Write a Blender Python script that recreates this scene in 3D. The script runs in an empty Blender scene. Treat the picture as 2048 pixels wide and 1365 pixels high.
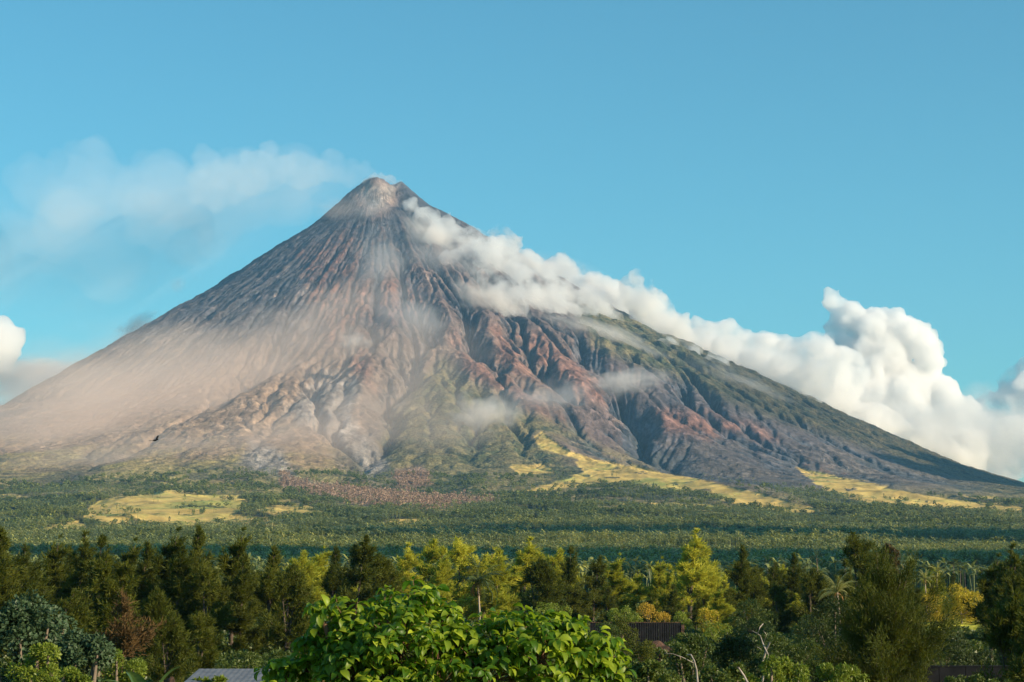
import bpy, bmesh, math, random
import numpy as np
from mathutils import Vector, Matrix

# ------------------------------------------------------------------ camera
sc = bpy.context.scene
col = sc.collection
FPX = 3775.0                       # focal length in photograph pixels
TILT = math.radians(6.76)
EYE = 14.0
cam_d = bpy.data.cameras.new('camera')
cam_d.sensor_width = 36.0
cam_d.lens = 36.0 * FPX / 2048.0
cam_d.clip_start = 0.5
cam_d.clip_end = 90000.0
cam = bpy.data.objects.new('camera', cam_d)
cam.location = (0, 0, EYE)
cam.rotation_euler = (math.pi / 2 + TILT, 0, 0)
col.objects.link(cam)
sc.camera = cam

# ------------------------------------------------------------------ light
SUN_AZ = math.radians(62)          # to the right of straight behind the camera
SUN_EL = math.radians(21)
sun_dir = Vector((math.sin(SUN_AZ) * math.cos(SUN_EL), -math.cos(SUN_AZ) * math.cos(SUN_EL), math.sin(SUN_EL)))
world = bpy.data.worlds.new('World')
sc.world = world
world.use_nodes = True
wn = world.node_tree
wn.nodes.clear()
w_out = wn.nodes.new('ShaderNodeOutputWorld')
w_bg = wn.nodes.new('ShaderNodeBackground')
w_sky = wn.nodes.new('ShaderNodeTexSky')
w_sky.sky_type = 'NISHITA'
w_sky.sun_disc = False
w_sky.sun_elevation = SUN_EL
w_sky.sun_rotation = math.atan2(sun_dir.x, sun_dir.y)
w_sky.air_density = 1.0
w_sky.dust_density = 0.3
w_sky.ozone_density = 1.0
w_tint = wn.nodes.new('ShaderNodeMix')
w_tint.data_type = 'RGBA'
w_tint.blend_type = 'MULTIPLY'
w_tint.inputs[0].default_value = 1.0
w_tint.inputs[7].default_value = (0.40, 0.99, 1.06, 1)
wn.links.new(w_sky.outputs[0], w_tint.inputs[6])
wn.links.new(w_tint.outputs[2], w_bg.inputs['Color'])
w_bg.inputs["Strength"].default_value = 0.072
wn.links.new(w_bg.outputs[0], w_out.inputs['Surface'])
sun_d = bpy.data.lights.new('sun', 'SUN')
sun_d.energy = 5.0
sun_d.angle = math.radians(0.53)
sun_d.color = (1.0, 0.80, 0.56)
sun = bpy.data.objects.new('sun', sun_d)
sun.rotation_euler = sun_dir.to_track_quat('Z', 'Y').to_euler()
sun.location = (0, 0, 6000)
col.objects.link(sun)
sc.view_settings.view_transform = 'Standard'
sc.view_settings.look = 'None'
sc.view_settings.exposure = 0.95
sc.view_settings.gamma = 1.0
sc.view_settings.use_curve_mapping = False
cy = sc.cycles
cy.use_denoising = True
cy.max_bounces = 12
cy.diffuse_bounces = 2
cy.glossy_bounces = 1
cy.transmission_bounces = 3
cy.transparent_max_bounces = 8
cy.volume_bounces = 10
cy.sample_clamp_indirect = 4.0
cy.volume_step_rate = 0.5
cy.volume_max_steps = 256

# ------------------------------------------------------------------ small helpers
ct, st = math.cos(TILT), math.sin(TILT)

def ray(px, py):
    """direction of the photograph's pixel, with y component 1"""
    x, f, u = px - 1024.0, FPX, 682.5 - py
    dy = f * ct - u * st
    dz = f * st + u * ct
    return x / dy, dz / dy

def at(px, py, Y):
    a, b = ray(px, py)
    return Vector((a * Y, Y, EYE + b * Y))

def project(x, y, z):
    dz = z - EYE
    f = y * ct + dz * st
    u = -y * st + dz * ct
    return 1024.0 + FPX * x / f, 682.5 - FPX * u / f

def sstep(a, b, x):
    t = np.clip((x - a) / (b - a), 0, 1)
    return t * t * (3 - 2 * t)

_rng = np.random.RandomState(7)
_perm = np.tile(_rng.permutation(512), 3)
_ga = _rng.rand(512) * 2 * np.pi
_gx, _gy = np.cos(_ga), np.sin(_ga)

def noise(x, y, seed=0):
    xi = np.floor(x).astype(np.int64); yi = np.floor(y).astype(np.int64)
    xf = x - xi; yf = y - yi
    u = xf * xf * xf * (xf * (xf * 6 - 15) + 10)
    v = yf * yf * yf * (yf * (yf * 6 - 15) + 10)
    def g(ix, iy, dx, dy):
        h = _perm[_perm[(ix + seed * 37) & 511] + (iy & 511)]
        return _gx[h] * dx + _gy[h] * dy
    a = g(xi, yi, xf, yf); b = g(xi + 1, yi, xf - 1, yf)
    c = g(xi, yi + 1, xf, yf - 1); d = g(xi + 1, yi + 1, xf - 1, yf - 1)
    return 1.5 * ((a + (b - a) * u) * (1 - v) + (c + (d - c) * u) * v)

def fbm(x, y, n=4, seed=0, gain=0.5):
    s = np.zeros_like(x, dtype=float); a = 1.0; t = 0
    for k in range(n):
        s += a * noise(x * 2 ** k + 13.7 * k, y * 2 ** k - 7.1 * k, seed + k); t += a; a *= gain
    return s / t

def ridged(x, y, n=4, seed=0, gain=0.5):
    s = np.zeros_like(x, dtype=float); a = 1.0; t = 0
    for k in range(n):
        s += a * (1 - 2 * np.abs(noise(x * 2 ** k + 5.3 * k, y * 2 ** k + 3.1 * k, seed + k))); t += a; a *= gain
    return s / t

def mesh_from(name, V, F, smooth=True):
    """F: (n,3) or (n,4) int array"""
    me = bpy.data.meshes.new(name)
    V = np.asarray(V, dtype=np.float32); F = np.asarray(F, dtype=np.int32)
    n, k = F.shape
    me.vertices.add(len(V)); me.vertices.foreach_set('co', V.ravel())
    me.loops.add(n * k); me.loops.foreach_set('vertex_index', F.ravel())
    me.polygons.add(n)
    me.polygons.foreach_set('loop_start', np.arange(0, n * k, k, dtype=np.int32))
    me.polygons.foreach_set('use_smooth', np.full(n, smooth))
    me.update(calc_edges=True)
    return me

def add_colour(me, name, rgb):
    a = me.color_attributes.new(name, 'FLOAT_COLOR', 'POINT')
    c = np.ones((len(rgb), 4), dtype=np.float32); c[:, :rgb.shape[1]] = rgb
    a.data.foreach_set('color', c.ravel())

def link(name, me, mat=None, parent=None, kind=None, label=None, cat=None, group=None, loc=None):
    o = bpy.data.objects.new(name, me)
    col.objects.link(o)
    if mat is not None and me is not None and len(me.materials) == 0: me.materials.append(mat)
    if parent is not None: o.parent = parent
    if loc is not None: o.location = loc
    for k, v in (('kind', kind), ('label', label), ('category', cat), ('group', group)):
        if v: o[k] = v
    return o

# ------------------------------------------------------------------ materials
class NT:
    def __init__(s, name):
        s.m = bpy.data.materials.new(name); s.m.use_nodes = True
        s.t = s.m.node_tree; s.t.nodes.clear()
        s.out = s.n('OutputMaterial')
    def n(s, kind, **kw):
        nd = s.t.nodes.new('ShaderNode' + kind)
        for k, v in kw.items():
            if k in ('operation', 'blend_type', 'data_type', 'attribute_name', 'noise_dimensions', 'feature', 'bands_direction', 'mode', 'attribute_type', 'vector_type'): setattr(nd, k, v)
        return nd
    def l(s, a, b): s.t.links.new(a, b)
    def noise(s, scale, detail=3, rough=0.5, vec=None):
        nd = s.n('TexNoise'); nd.inputs['Scale'].default_value = scale
        nd.inputs['Detail'].default_value = detail; nd.inputs['Roughness'].default_value = rough
        if vec is not None: s.l(vec, nd.inputs['Vector'])
        return nd.outputs[0]
    def math(s, op, a, b=None, clamp=False):
        nd = s.n('Math', operation=op); nd.use_clamp = clamp
        for i, v in enumerate((a, b)):
            if v is None: continue
            if isinstance(v, (int, float)): nd.inputs[i].default_value = v
            else: s.l(v, nd.inputs[i])
        return nd.outputs[0]
    def ramp(s, fac, stops):
        nd = s.n('ValToRGB'); cr = nd.color_ramp
        while len(cr.elements) < len(stops): cr.elements.new(0.5)
        for e, (p, c) in zip(cr.elements, stops):
            e.position = p; e.color = (c[0], c[1], c[2], 1) if isinstance(c, (tuple, list)) else (c, c, c, 1)
        s.l(fac, nd.inputs[0]); return nd.outputs[0]
    def mix(s, fac, a, b, blend='MIX'):
        nd = s.n('Mix', data_type='RGBA', blend_type=blend)
        for i, v in ((0, fac), (6, a), (7, b)):
            if isinstance(v, (int, float)): nd.inputs[i].default_value = v
            elif isinstance(v, (tuple, list)): nd.inputs[i].default_value = (v[0], v[1], v[2], 1)
            else: s.l(v, nd.inputs[i])
        return nd.outputs[2]
    def bump(s, h, dist, strength=1.0):
        nd = s.n('Bump'); nd.inputs['Distance'].default_value = dist; nd.inputs['Strength'].default_value = strength
        s.l(h, nd.inputs['Height']); return nd.outputs[0]

def mat_leaf(name, a, b, trans=0.35, rough=0.5, spec=0.25, tc=None, rand=True, patch=False):
    """leaf: colour varies from leaf to leaf between a and b (vertex attribute 'var')"""
    t = NT(name)
    at_ = t.n('Attribute', attribute_name='var')
    sep = t.n('SeparateColor'); t.l(at_.outputs['Color'], sep.inputs[0])
    f = sep.outputs[0]
    if rand:
        oi = t.n('ObjectInfo')
        f = t.math('ADD', t.math('MULTIPLY', f, 0.6), t.math('MULTIPLY', oi.outputs['Random'], 0.4), True)
    c = t.mix(f, a, b)
    if patch:
        g = t.n('NewGeometry'); c = t.mix(1.0, c, t.ramp(t.noise(0.006, 5, 0.7, g.outputs['Position']), [(0.35, (0.35, 0.45, 0.5)), (0.5, (0.85, 0.9, 0.9)), (0.65, (1.5, 1.35, 1.0))]), 'MULTIPLY')
    bs = t.n('BsdfPrincipled'); bs.inputs['Roughness'].default_value = rough
    bs.inputs['Specular IOR Level'].default_value = spec
    t.l(c, bs.inputs['Base Color'])
    tr = t.n('BsdfTranslucent')
    t.l(t.mix(0.6, c, tc or (b[0] * 1.3, b[1] * 1.35, b[2] * 0.8)), tr.inputs['Color'])
    mx = t.n('MixShader'); mx.inputs[0].default_value = trans
    t.l(bs.outputs[0], mx.inputs[1]); t.l(tr.outputs[0], mx.inputs[2]); t.l(mx.outputs[0], t.out.inputs[0])
    return t.m

def mat_bark(name, a, b, scale=6.0):
    t = NT(name)
    tc = t.n('TexCoord')
    mp = t.n('Mapping'); mp.inputs['Scale'].default_value = (1, 1, 0.2); t.l(tc.outputs['Object'], mp.inputs[0])
    nz = t.noise(scale, 5, 0.65, mp.outputs[0])
    c = t.mix(t.ramp(nz, [(0.3, 0), (0.7, 1)]), a, b)
    bs = t.n('BsdfPrincipled'); bs.inputs['Roughness'].default_value = 0.9
    t.l(c, bs.inputs['Base Color']); t.l(t.bump(nz, 0.02), bs.inputs['Normal'])
    t.l(bs.outputs[0], t.out.inputs[0])
    return t.m
# ------------------------------------------------------------------ the volcano's shape
D = 12000.0
PX0 = ray(752, 362)[0] * D           # where the peak stands
def prof(pts, extra):
    r, h = [], []
    for px, py in pts:
        a, b = ray(px, py); r.append(abs(a * D - PX0)); h.append(EYE + b * D)
    return np.array(r + [e[0] for e in extra]), np.array(h + [e[1] for e in extra])
FOOT = [(5400, 262), (6000, 195), (6800, 136), (7600, 97), (8500, 65), (9500, 38), (10300, 18), (11000, 5), (11500, 0), (40000, 0)]
SKL = [(752, 365), (737, 364), (715, 372), (690, 392), (620, 455), (530, 512), (430, 582), (300, 655), (150, 742), (0, 828)]
SKR = [(752, 365), (803, 366), (822, 384), (860, 415), (920, 447), (1000, 497), (1150, 585), (1300, 672), (1450, 738), (1590, 800), (1750, 872), (1900, 935), (2048, 980)]
LR, LH = prof(SKL, [(3300, 610), (4300, 415)] + FOOT)
RR, RH = prof(SKR, FOOT)

def base_height(x, y):
    dx = x - PX0; dy = y - D
    r = np.hypot(dx, dy) + 1e-6
    hl = np.interp(r, LR, LH); hr = np.interp(r, RR, RH)
    t = sstep(-0.7, 0.7, dx / r)
    return hl * (1 - t) + hr * t

def hit(px, py, y0=2500.0, y1=12600.0, n=400):
    """where the line of sight through a pixel meets the bare cone"""
    a, b = ray(px, py)
    ys = np.linspace(y0, y1, n)
    d = EYE + b * ys - base_height(a * ys, ys)
    k = np.argmax(d < 0) if (d < 0).any() else n - 1
    if k > 0:
        f = d[k - 1] / (d[k - 1] - d[k] + 1e-9); Y = ys[k - 1] + f * (ys[k] - ys[k - 1])
    else: Y = ys[0]
    return a * Y, Y

def seg_dist(X, Y, P):
    """distance to a polyline and the share of its length at the nearest point"""
    best = np.full(X.shape, 1e18); tt = np.zeros(X.shape)
    P = np.asarray(P); L = np.hypot(*(P[1:] - P[:-1]).T); cum = np.concatenate([[0], np.cumsum(L)]); tot = cum[-1]
    for i in range(len(P) - 1):
        ax, ay = P[i]; bx, by = P[i + 1]
        vx, vy = bx - ax, by - ay
        t = np.clip(((X - ax) * vx + (Y - ay) * vy) / (vx * vx + vy * vy + 1e-9), 0, 1)
        d = (X - ax - t * vx) ** 2 + (Y - ay - t * vy) ** 2
        m = d < best
        best = np.where(m, d, best); tt = np.where(m, (cum[i] + t * L[i]) / tot, tt)
    return np.sqrt(best), tt

def skyline(px):
    """highest line of sight that still grazes the bare cone, as a pixel row, for each column"""
    Y = np.linspace(7500, 13500, 260)[None, :]
    a = ((np.asarray(px) - 1024.0) / (FPX * ct))[:, None]
    x = a * Y
    return project(x, Y + 0 * x, base_height(x, Y + 0 * x))[1].min(axis=1)
for _ in range(6):        # the traced skyline is met by the cone's silhouette, not by its mid section
    for R_, H_, sg, tr in ((LR, LH, -1, SKL), (RR, RH, 1, SKR)):
        e = skyline([p[0] for p in tr]) - np.array([p[1] for p in tr])
        H_[:len(tr)] += 0.8 * e * D / FPX
    print('skyline error', np.abs(e).max())
# crests (+) and ravines (-) traced along the flanks: (height, half width in m, pixels)
LINES = [
 (70, 200, [(690, 650), (640, 722), (540, 790), (440, 838), (300, 905), (200, 962), (140, 990)]),
 (-85, 190, [(620, 690), (540, 752), (430, 812), (330, 868), (200, 930), (60, 1005)]),
 (50, 190, [(480, 640), (330, 748), (180, 828), (60, 880), (-80, 935)]),
 (-55, 170, [(420, 690), (280, 770), (120, 860), (-40, 930)]),
 (38, 150, [(400, 610), (230, 715), (60, 800), (-90, 870)]),
 (45, 130, [(570, 640), (470, 740), (360, 830), (250, 905)]),
 (75, 130, [(880, 610), (888, 700), (960, 772), (1080, 832), (1170, 872)]),
 (45, 120, [(885, 705), (855, 765), (810, 840), (790, 880)]),
 (-125, 130, [(850, 650), (862, 700), (812, 775), (765, 850), (742, 915), (735, 965)]),
 (55, 90, [(775, 640), (765, 700), (735, 770), (700, 850), (720, 920)]),
 (60, 80, [(965, 640), (1000, 715), (1050, 775), (1120, 830)]),
 (-70, 75, [(925, 650), (975, 740), (1040, 800), (1130, 852)]),
 (55, 80, [(1040, 650), (1090, 705), (1160, 770), (1220, 820)]),
 (-75, 80, [(1010, 660), (1060, 730), (1130, 790), (1200, 845)]),
 (60, 90, [(1120, 655), (1190, 700), (1270, 765), (1330, 810), (1450, 880)]),
 (-110, 120, [(1130, 690), (1185, 745), (1235, 800), (1290, 870), (1340, 935)]),
 (-120, 150, [(1240, 800), (1290, 860), (1330, 920), (1420, 960)]),
 (75, 80, [(1290, 800), (1340, 870), (1420, 925), (1560, 960)]),
 (-60, 80, [(1330, 770), (1420, 850), (1560, 920), (1700, 965)]),
 (50, 80, [(1370, 760), (1480, 840), (1620, 900), (1760, 960), (1880, 1000)]),
 (-45, 80, [(1420, 760), (1550, 845), (1700, 910), (1850, 970)]),
 (40, 90, [(1300, 690), (1450, 780), (1600, 855), (1800, 935)]),
 (105, 100, [(1078, 872), (1130, 905), (1190, 945), (1300, 962), (1450, 988), (1640, 1024)]),
 (-60, 110, [(1180, 880), (1290, 935), (1420, 965), (1600, 1000), (1750, 1030)]),
 (-55, 130, [(960, 880), (940, 930), (900, 965), (880, 1010)]),
 (40, 120, [(1000, 870), (1010, 930), (1000, 975)]),
 (50, 100, [(560, 800), (590, 870), (640, 930)]),
 (-50, 90, [(640, 760), (560, 850), (520, 910), (560, 960)]),
 (-40, 70, [(690, 770), (680, 850), (740, 930)]),
 (45, 90, [(470, 860), (500, 900), (590, 960), (700, 985)]),
 (30, 80, [(930, 925), (870, 950), (850, 980)]),
 (22, 260, [(230, 1030), (330, 1006), (450, 1012), (560, 1035)]),
]

# polar grid round the peak; direction 0 points at the camera
NT_, NR_ = 1150, 640
TH = np.linspace(math.radians(-118), math.radians(118), NT_)
RM = 40 + 7200 * np.linspace(0, 1, NR_) ** 1.15
RG, TG = np.meshgrid(RM, TH, indexing='ij')
GX = PX0 + RG * np.sin(TG); GY = D - RG * np.cos(TG)
Z = base_height(GX, GY)
# crater notch and rim
d_, _ = seg_dist(GX, GY, [at(785, 372, 11920)[:2], at(800, 415, 11650)[:2]])
Z -= 55 * np.exp(-(d_ / 60.0) ** 2)
d_, _ = seg_dist(GX, GY, [at(740, 372, 11900)[:2], at(755, 405, 11700)[:2], at(760, 425, 11600)[:2]])
Z += 26 * np.exp(-(d_ / 55.0) ** 2)
Z += 14 * np.exp(-(RG / 400) ** 2) * ridged(GX / 60, GY / 60, 3, 4)
wx = 110 * fbm(GX / 380, GY / 380, 4, 3); wy = 110 * fbm(GX / 380, GY / 380, 4, 9); na_ = fbm(GX / 260, GY / 260, 3, 15)
for amp, wid, pts in LINES:
    P = [hit(px, py) for px, py in pts]
    d, t = seg_dist(GX + wx, GY + wy, P)
    w = wid * (0.75 + 0.5 * t) * (1 + 0.5 * na_)
    prof_ = np.exp(-np.abs(d / w) ** 1.1) * (1 + 0.5 * np.roll(na_, 97, axis=1))
    Z += (0.7 if pts[0][0] < 700 else 0.6) * amp * prof_ * sstep(0, 0.12, t + 0.02) * sstep(1.0, 0.85, t)
rr = RG / 1000.0
# broad and middle lobes that widen downhill
env = sstep(0.1, 1.2, rr) * (1 - 0.85 * sstep(3.6, 5.6, rr))
Z += 26 * env * ridged(TG * 7 + 0.5 * fbm(GX / 900, GY / 900, 2, 5), rr * 0.45, 3, 21)
Z += 9 * sstep(0.7, 2.0, rr) * (1 - 0.85 * sstep(3.6, 5.6, rr)) * fbm(TG * 40, rr * 2.2, 3, 31)
Z += 16 * sstep(0.15, 0.8, rr) * (1 - sstep(2.6, 4.0, rr)) * ridged(GX / 260 + 0.7 * fbm(GX / 200, GY / 200, 2, 33), GY / 320, 4, 34)
Z += (7 + 4 * sstep(-0.2, 0.3, TG)) * sstep(0.6, 1.4, rr) * (1 - sstep(3.8, 4.8, rr)) * ridged(GX / 120 + 0.5 * fbm(GX / 90, GY / 90, 2, 35), GY / 150, 3, 36)
Z += (4 + 9 * sstep(4.0, 5.0, rr) * (1 - sstep(6.0, 7.0, rr))) * fbm(GX / 180, GY / 180, 5, 41)
Z0 = Z.copy()

# water cuts ravines: flow is passed ring by ring outward, then each ring is lowered towards the next
cellw = np.gradient(RM)[:, None] * (RG * (TH[1] - TH[0]))
drr = np.diff(RM)
idx = np.arange(NT_)
K = 0.0026
rs = np.random.RandomState(3)
hard = np.exp(1.1 * fbm(GX / 240, GY / 240, 4, 44)) * (0.55 + 0.45 * sstep(-0.5, 0.2, TG))
for it in range(32):
    A = cellw.copy(); rec = np.zeros((NR_, NT_), dtype=np.int64)
    zj = Z + rs.rand(NR_, NT_) * 0.6
    lat = RG * (TH[1] - TH[0])
    for i in range(NR_ - 1):
        zn = zj[i + 1]; z = zj[i]
        d = drr[i]; ll = lat[i + 1]
        nst = max(1, int(round(0.8 * d / ll[0])))
        best = (z - zn) / d; ri = idx.copy()
        for s_ in ((-1, 1) if nst == 1 else (-nst, -max(1, nst // 2), max(1, nst // 2), nst)):
            sh = np.clip(idx + s_, 0, NT_ - 1)
            sl = (z - zn[sh]) / np.hypot(d, ll * s_)
            m = sl > best
            best = np.where(m, sl, best); ri = np.where(m, sh, ri)
        rec[i] = ri
        A[i + 1] += np.bincount(ri, weights=A[i], minlength=NT_)
    F = K * np.sqrt(A) * 9.0 * (1 - 0.93 * sstep(3600, 5400, RG)) * (0.35 + 0.65 * sstep(500, 2000, RG)) * hard
    for i in range(NR_ - 2, -1, -1):
        f = F[i] / drr[i]
        zr = Z[i + 1][rec[i]]
        Z[i] = np.where(Z[i] > zr, (Z[i] + f * zr) / (1 + f), Z[i])
    # soil creep
    for _ in range(1):
        Zs = Z.copy()
        Zs[:, 1:-1] = 0.5 * Z[:, 1:-1] + 0.25 * (Z[:, :-2] + Z[:, 2:])
        Z = Z * 0.94 + 0.06 * Zs
def box_t(a, n):
    k = np.ones(n) / n
    p = np.pad(a, ((0, 0), (n // 2, n // 2)), mode='edge')
    c = np.cumsum(np.pad(p, ((0, 0), (1, 0))), axis=1)
    return (c[:, n:] - c[:, :-n]) / n
# give the flank back its mean height, so only the relief stays
low = box_t(Z0 - Z, 91); low = box_t(low, 61)
Z = Z + low
FLOW = np.log(A / 100.0)
RELIEF = Z - box_t(Z, 41)
Z = Z - RELIEF * np.clip(0.62 * sstep(2300, 3900, RG) + 0.45 * sstep(0.1, -0.5, TG) * sstep(900, 2200, RG), 0, 0.7)

def polar_sample(G, x, y):
    dx = x - PX0; dy = D - y
    r = np.hypot(dx, dy); th = np.arctan2(dx, dy)
    fi = (np.clip((r - 40) / 7200, 0, 1) ** (1 / 1.15)) * (NR_ - 1)
    fj = np.clip((th - TH[0]) / (TH[-1] - TH[0]) * (NT_ - 1), 0, NT_ - 1.001)
    fi = np.clip(fi, 0, NR_ - 1.001)
    i = fi.astype(int); j = fj.astype(int); a = fi - i; b = fj - j
    return (G[i, j] * (1 - a) * (1 - b) + G[i + 1, j] * a * (1 - b) + G[i, j + 1] * (1 - a) * b + G[i + 1, j + 1] * a * b), r

def height(x, y):
    b = base_height(x, y)
    g, r = polar_sample(Z, x, y)
    w = 1 - sstep(6700, 7200, r)
    h = b * (1 - w) + g * w
    h = h + (1 - 0.8 * sstep(4200, 5300, r)) * (1 - sstep(5200, 6500, r)) * sstep(150, 700, r) * (10.0 * ridged(x / 120 + 0.6 * noise(x / 60, y / 60, 50), y / 120, 4, 51, 0.6) + 3.0 * fbm(x / 25, y / 25, 3, 55))
    h = h + sstep(4300, 5200, r) * (1 - sstep(7000, 8500, r)) * 30 * ridged(x / 520 + 0.3 * fbm(x / 300, y / 300, 2, 57), y / 420, 3, 58)
    # gentle swells of the plain
    d = np.hypot(x, y)
    h = h + (18 * fbm(x / 700, y / 420, 3, 61) + 3 * fbm(x / 200, y / 160, 2, 62)) * sstep(900, 2500, d) * (1 - sstep(4500, 6500, d))
    h = h + 0.8 * fbm(x / 30, y / 30, 3, 63) * sstep(8, 30, d) * (1 - sstep(900, 2500, d))
    return h

# land cover, as soft regions traced on the slopes: pixels of the photograph carried by the vertices that lie there
def inside(px, py, P, soft):
    P = np.asarray(P, float); n = len(P)
    d, _ = seg_dist(px, py, np.vstack([P, P[:1]]))
    ins = np.zeros(px.shape, bool); j = n - 1
    for i in range(n):
        xi, yi = P[i]; xj, yj = P[j]
        c = ((yi > py) != (yj > py)) & (px < (xj - xi) * (py - yi) / (yj - yi + 1e-12) + xi)
        ins ^= c; j = i
    s = np.where(ins, d, -d)
    return sstep(-soft, soft, s)

FIELDS = [
 [(160, 1022), (205, 1000), (330, 985), (480, 992), (500, 1014), (460, 1030), (545, 1036), (590, 1056), (430, 1058), (300, 1060), (205, 1060), (180, 1044)],
 [(85, 1058), (160, 1040), (180, 1062), (120, 1066)],
 [(505, 1020), (600, 1008), (650, 1022), (560, 1032)],
 [(0, 1085), (100, 1078), (180, 1084), (60, 1094)],
 [(1062, 876), (1085, 866), (1112, 888), (1190, 920), (1300, 940), (1450, 970), (1560, 998), (1670, 1028), (1580, 1026), (1500, 1012), (1400, 990), (1300, 972), (1215, 962), (1160, 976), (1030, 988), (1130, 960), (1166, 946), (1150, 918), (1090, 898)],
 [(1160, 1000), (1260, 1004), (1380, 1008), (1500, 1018), (1420, 1022), (1250, 1016)],
 [(1020, 930), (1090, 930), (1110, 946), (1040, 950)],
 [(1590, 935), (1650, 948), (1720, 962), (1850, 990), (2048, 1016), (2048, 1034), (1900, 1022), (1760, 1014), (1650, 980)],
 [(760, 1042), (860, 1040), (900, 1048), (780, 1052)],
 [(640, 1045), (860, 1052), (800, 1060)],
]
GREYS = [   # fresh lava and ash
 [(560, 830), (650, 740), (720, 760), (700, 830), (740, 880), (775, 935), (740, 960), (700, 910), (640, 860)],
 [(500, 880), (560, 900), (600, 960), (760, 985), (840, 1010), (740, 1005), (600, 975), (480, 930)],
 [(722, 385), (745, 366), (800, 372), (775, 412), (735, 425)],
]
BURNT = [[(560, 950), (640, 972), (760, 985), (990, 1005), (860, 1022), (700, 1005), (560, 975)],
         [(790, 940), (850, 930), (860, 970), (800, 990)]]
REDS = [
 [(770, 560), (800, 545), (850, 600), (845, 640), (790, 640), (735, 660), (735, 760), (760, 790), (700, 740), (740, 600)],
 [(885, 645), (960, 700), (1050, 780), (1130, 850), (1040, 810), (930, 740)],
 [(980, 650), (1090, 670), (1180, 740), (1260, 810), (1180, 800), (1060, 760), (1000, 730)],
 [(1310, 820), (1400, 820), (1500, 850), (1420, 880), (1330, 860)],
 [(1455, 838), (1500, 850), (1555, 878), (1520, 880)],
 [(1600, 925), (1700, 950), (1640, 950)],
 [(590, 500), (700, 460), (740, 540), (735, 640), (660, 680), (620, 600)],
]
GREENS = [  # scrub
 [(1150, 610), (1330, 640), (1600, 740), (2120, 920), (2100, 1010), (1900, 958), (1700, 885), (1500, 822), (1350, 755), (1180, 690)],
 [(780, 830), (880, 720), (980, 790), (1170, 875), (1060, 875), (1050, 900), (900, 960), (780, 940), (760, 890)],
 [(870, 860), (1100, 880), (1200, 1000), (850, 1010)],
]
def cover(x, y, z, nz):
    px, py = project(x, y, z)
    relief, r = polar_sample(RELIEF, x, y)
    flow, _ = polar_sample(FLOW, x, y)
    wxp = 16 * fbm(x / 160, y / 160, 4, 71); wyp = 7 * fbm(x / 160, y / 160, 4, 77)
    qx, qy = px + wxp, py + wyp
    n1 = fbm(x / 350, y / 350, 4, 81); n2 = fbm(x / 60, y / 60, 4, 85)
    th = np.arctan2(x - PX0, D - y)
    streak = fbm(th * 120, r / 900, 3, 91)
    def C(*a): return np.array(a)[:, None]
    rock = C(0.070, 0.075, 0.090); salmon = C(0.25, 0.155, 0.12); brown = C(0.20, 0.145, 0.105)
    tan = C(0.27, 0.185, 0.125); green = C(0.065, 0.078, 0.038); scrub = C(0.165, 0.14, 0.065)
    field = C(0.50, 0.36, 0.11); grey = C(0.26, 0.235, 0.22); burnt = C(0.26, 0.17, 0.13); forest = C(0.025, 0.035, 0.015)
    red = C(0.24, 0.125, 0.095)
    def mx(c, d, w): return c * (1 - w) + d * w
    c = rock * np.ones_like(x)
    cliff = sstep(0.0, 1.0, relief / 14.0 + 0.9 * n2 + 0.6 * streak + 0.15)
    c = mx(c, salmon * (0.75 + 0.4 * n1), 0.5 * cliff * sstep(400, 470, py) * (0.35 + 0.65 * sstep(600, 720, px + 0.5 * (py - 500))) * (1 - 0.6 * sstep(1180, 1350, px)))
    c = mx(c, brown, sstep(620, 760, py + 90 * n1) * (1 - sstep(1050, 1200, px)) * 0.6)
    c = mx(c, C(0.38, 0.24, 0.18) * (1 + 0.4 * n2), np.exp(-(((px - 752) / 38) ** 2 + ((py - 395) / 34) ** 2) ** 1.5) * 0.9)
    c = mx(c, C(0.32, 0.24, 0.20), sstep(0.25, 0.55, streak + 0.5 * n2) * sstep(-0.05, 0.3, fbm(x / 500, y / 500, 3, 99)) * sstep(430, 520, py) * 0.8 * (1 - sstep(800, 900, py)))
    left = 1 - sstep(560, 760, px + 60 * n1)
    c = mx(c, tan * (1 + 0.3 * n2), left * sstep(640, 850, py + 80 * n1) * 0.8)
    redm = np.zeros_like(x)
    for P in REDS: redm = np.maximum(redm, inside(qx, qy, P, 16))
    c = mx(c, red * (0.8 + 0.5 * n2), redm * (0.25 + 0.55 * cliff))
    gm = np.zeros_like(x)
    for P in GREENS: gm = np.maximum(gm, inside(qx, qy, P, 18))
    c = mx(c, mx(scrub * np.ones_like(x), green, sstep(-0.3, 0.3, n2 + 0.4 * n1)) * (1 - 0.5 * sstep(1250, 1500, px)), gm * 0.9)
    # plants climb the lower flank
    low_ = sstep(860, 975, py + 70 * n1 + 35 * n2) * (1 - 0.8 * sstep(1250, 1350, px) * (1 - sstep(960, 1000, py)))
    c = mx(c, mx(scrub * 1.25 * np.ones_like(x) * (1 - (1 - sstep(500, 800, px))) + C(0.31, 0.265, 0.085) * (1 - sstep(500, 800, px)), green, sstep(-0.25, 0.35, n2 - relief / 25)), low_ * 0.8)
    gr = np.zeros_like(x)
    for P in GREYS: gr = np.maximum(gr, inside(qx, qy, P, 12))
    c = mx(c, grey * (0.85 + 0.7 * streak + 0.3 * n2), gr * 0.8)
    bm_ = np.zeros_like(x)
    for P in BURNT: bm_ = np.maximum(bm_, inside(qx, qy, P, 7))
    fo = sstep(972, 1022, py + 40 * n1 + 30 * n2 - 14 * sstep(300, 700, px))
    c = mx(c, forest, fo * 0.9)
    c = mx(c, burnt * (1 + 0.5 * n2), bm_ * 0.9)
    fm = np.zeros_like(x)
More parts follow.
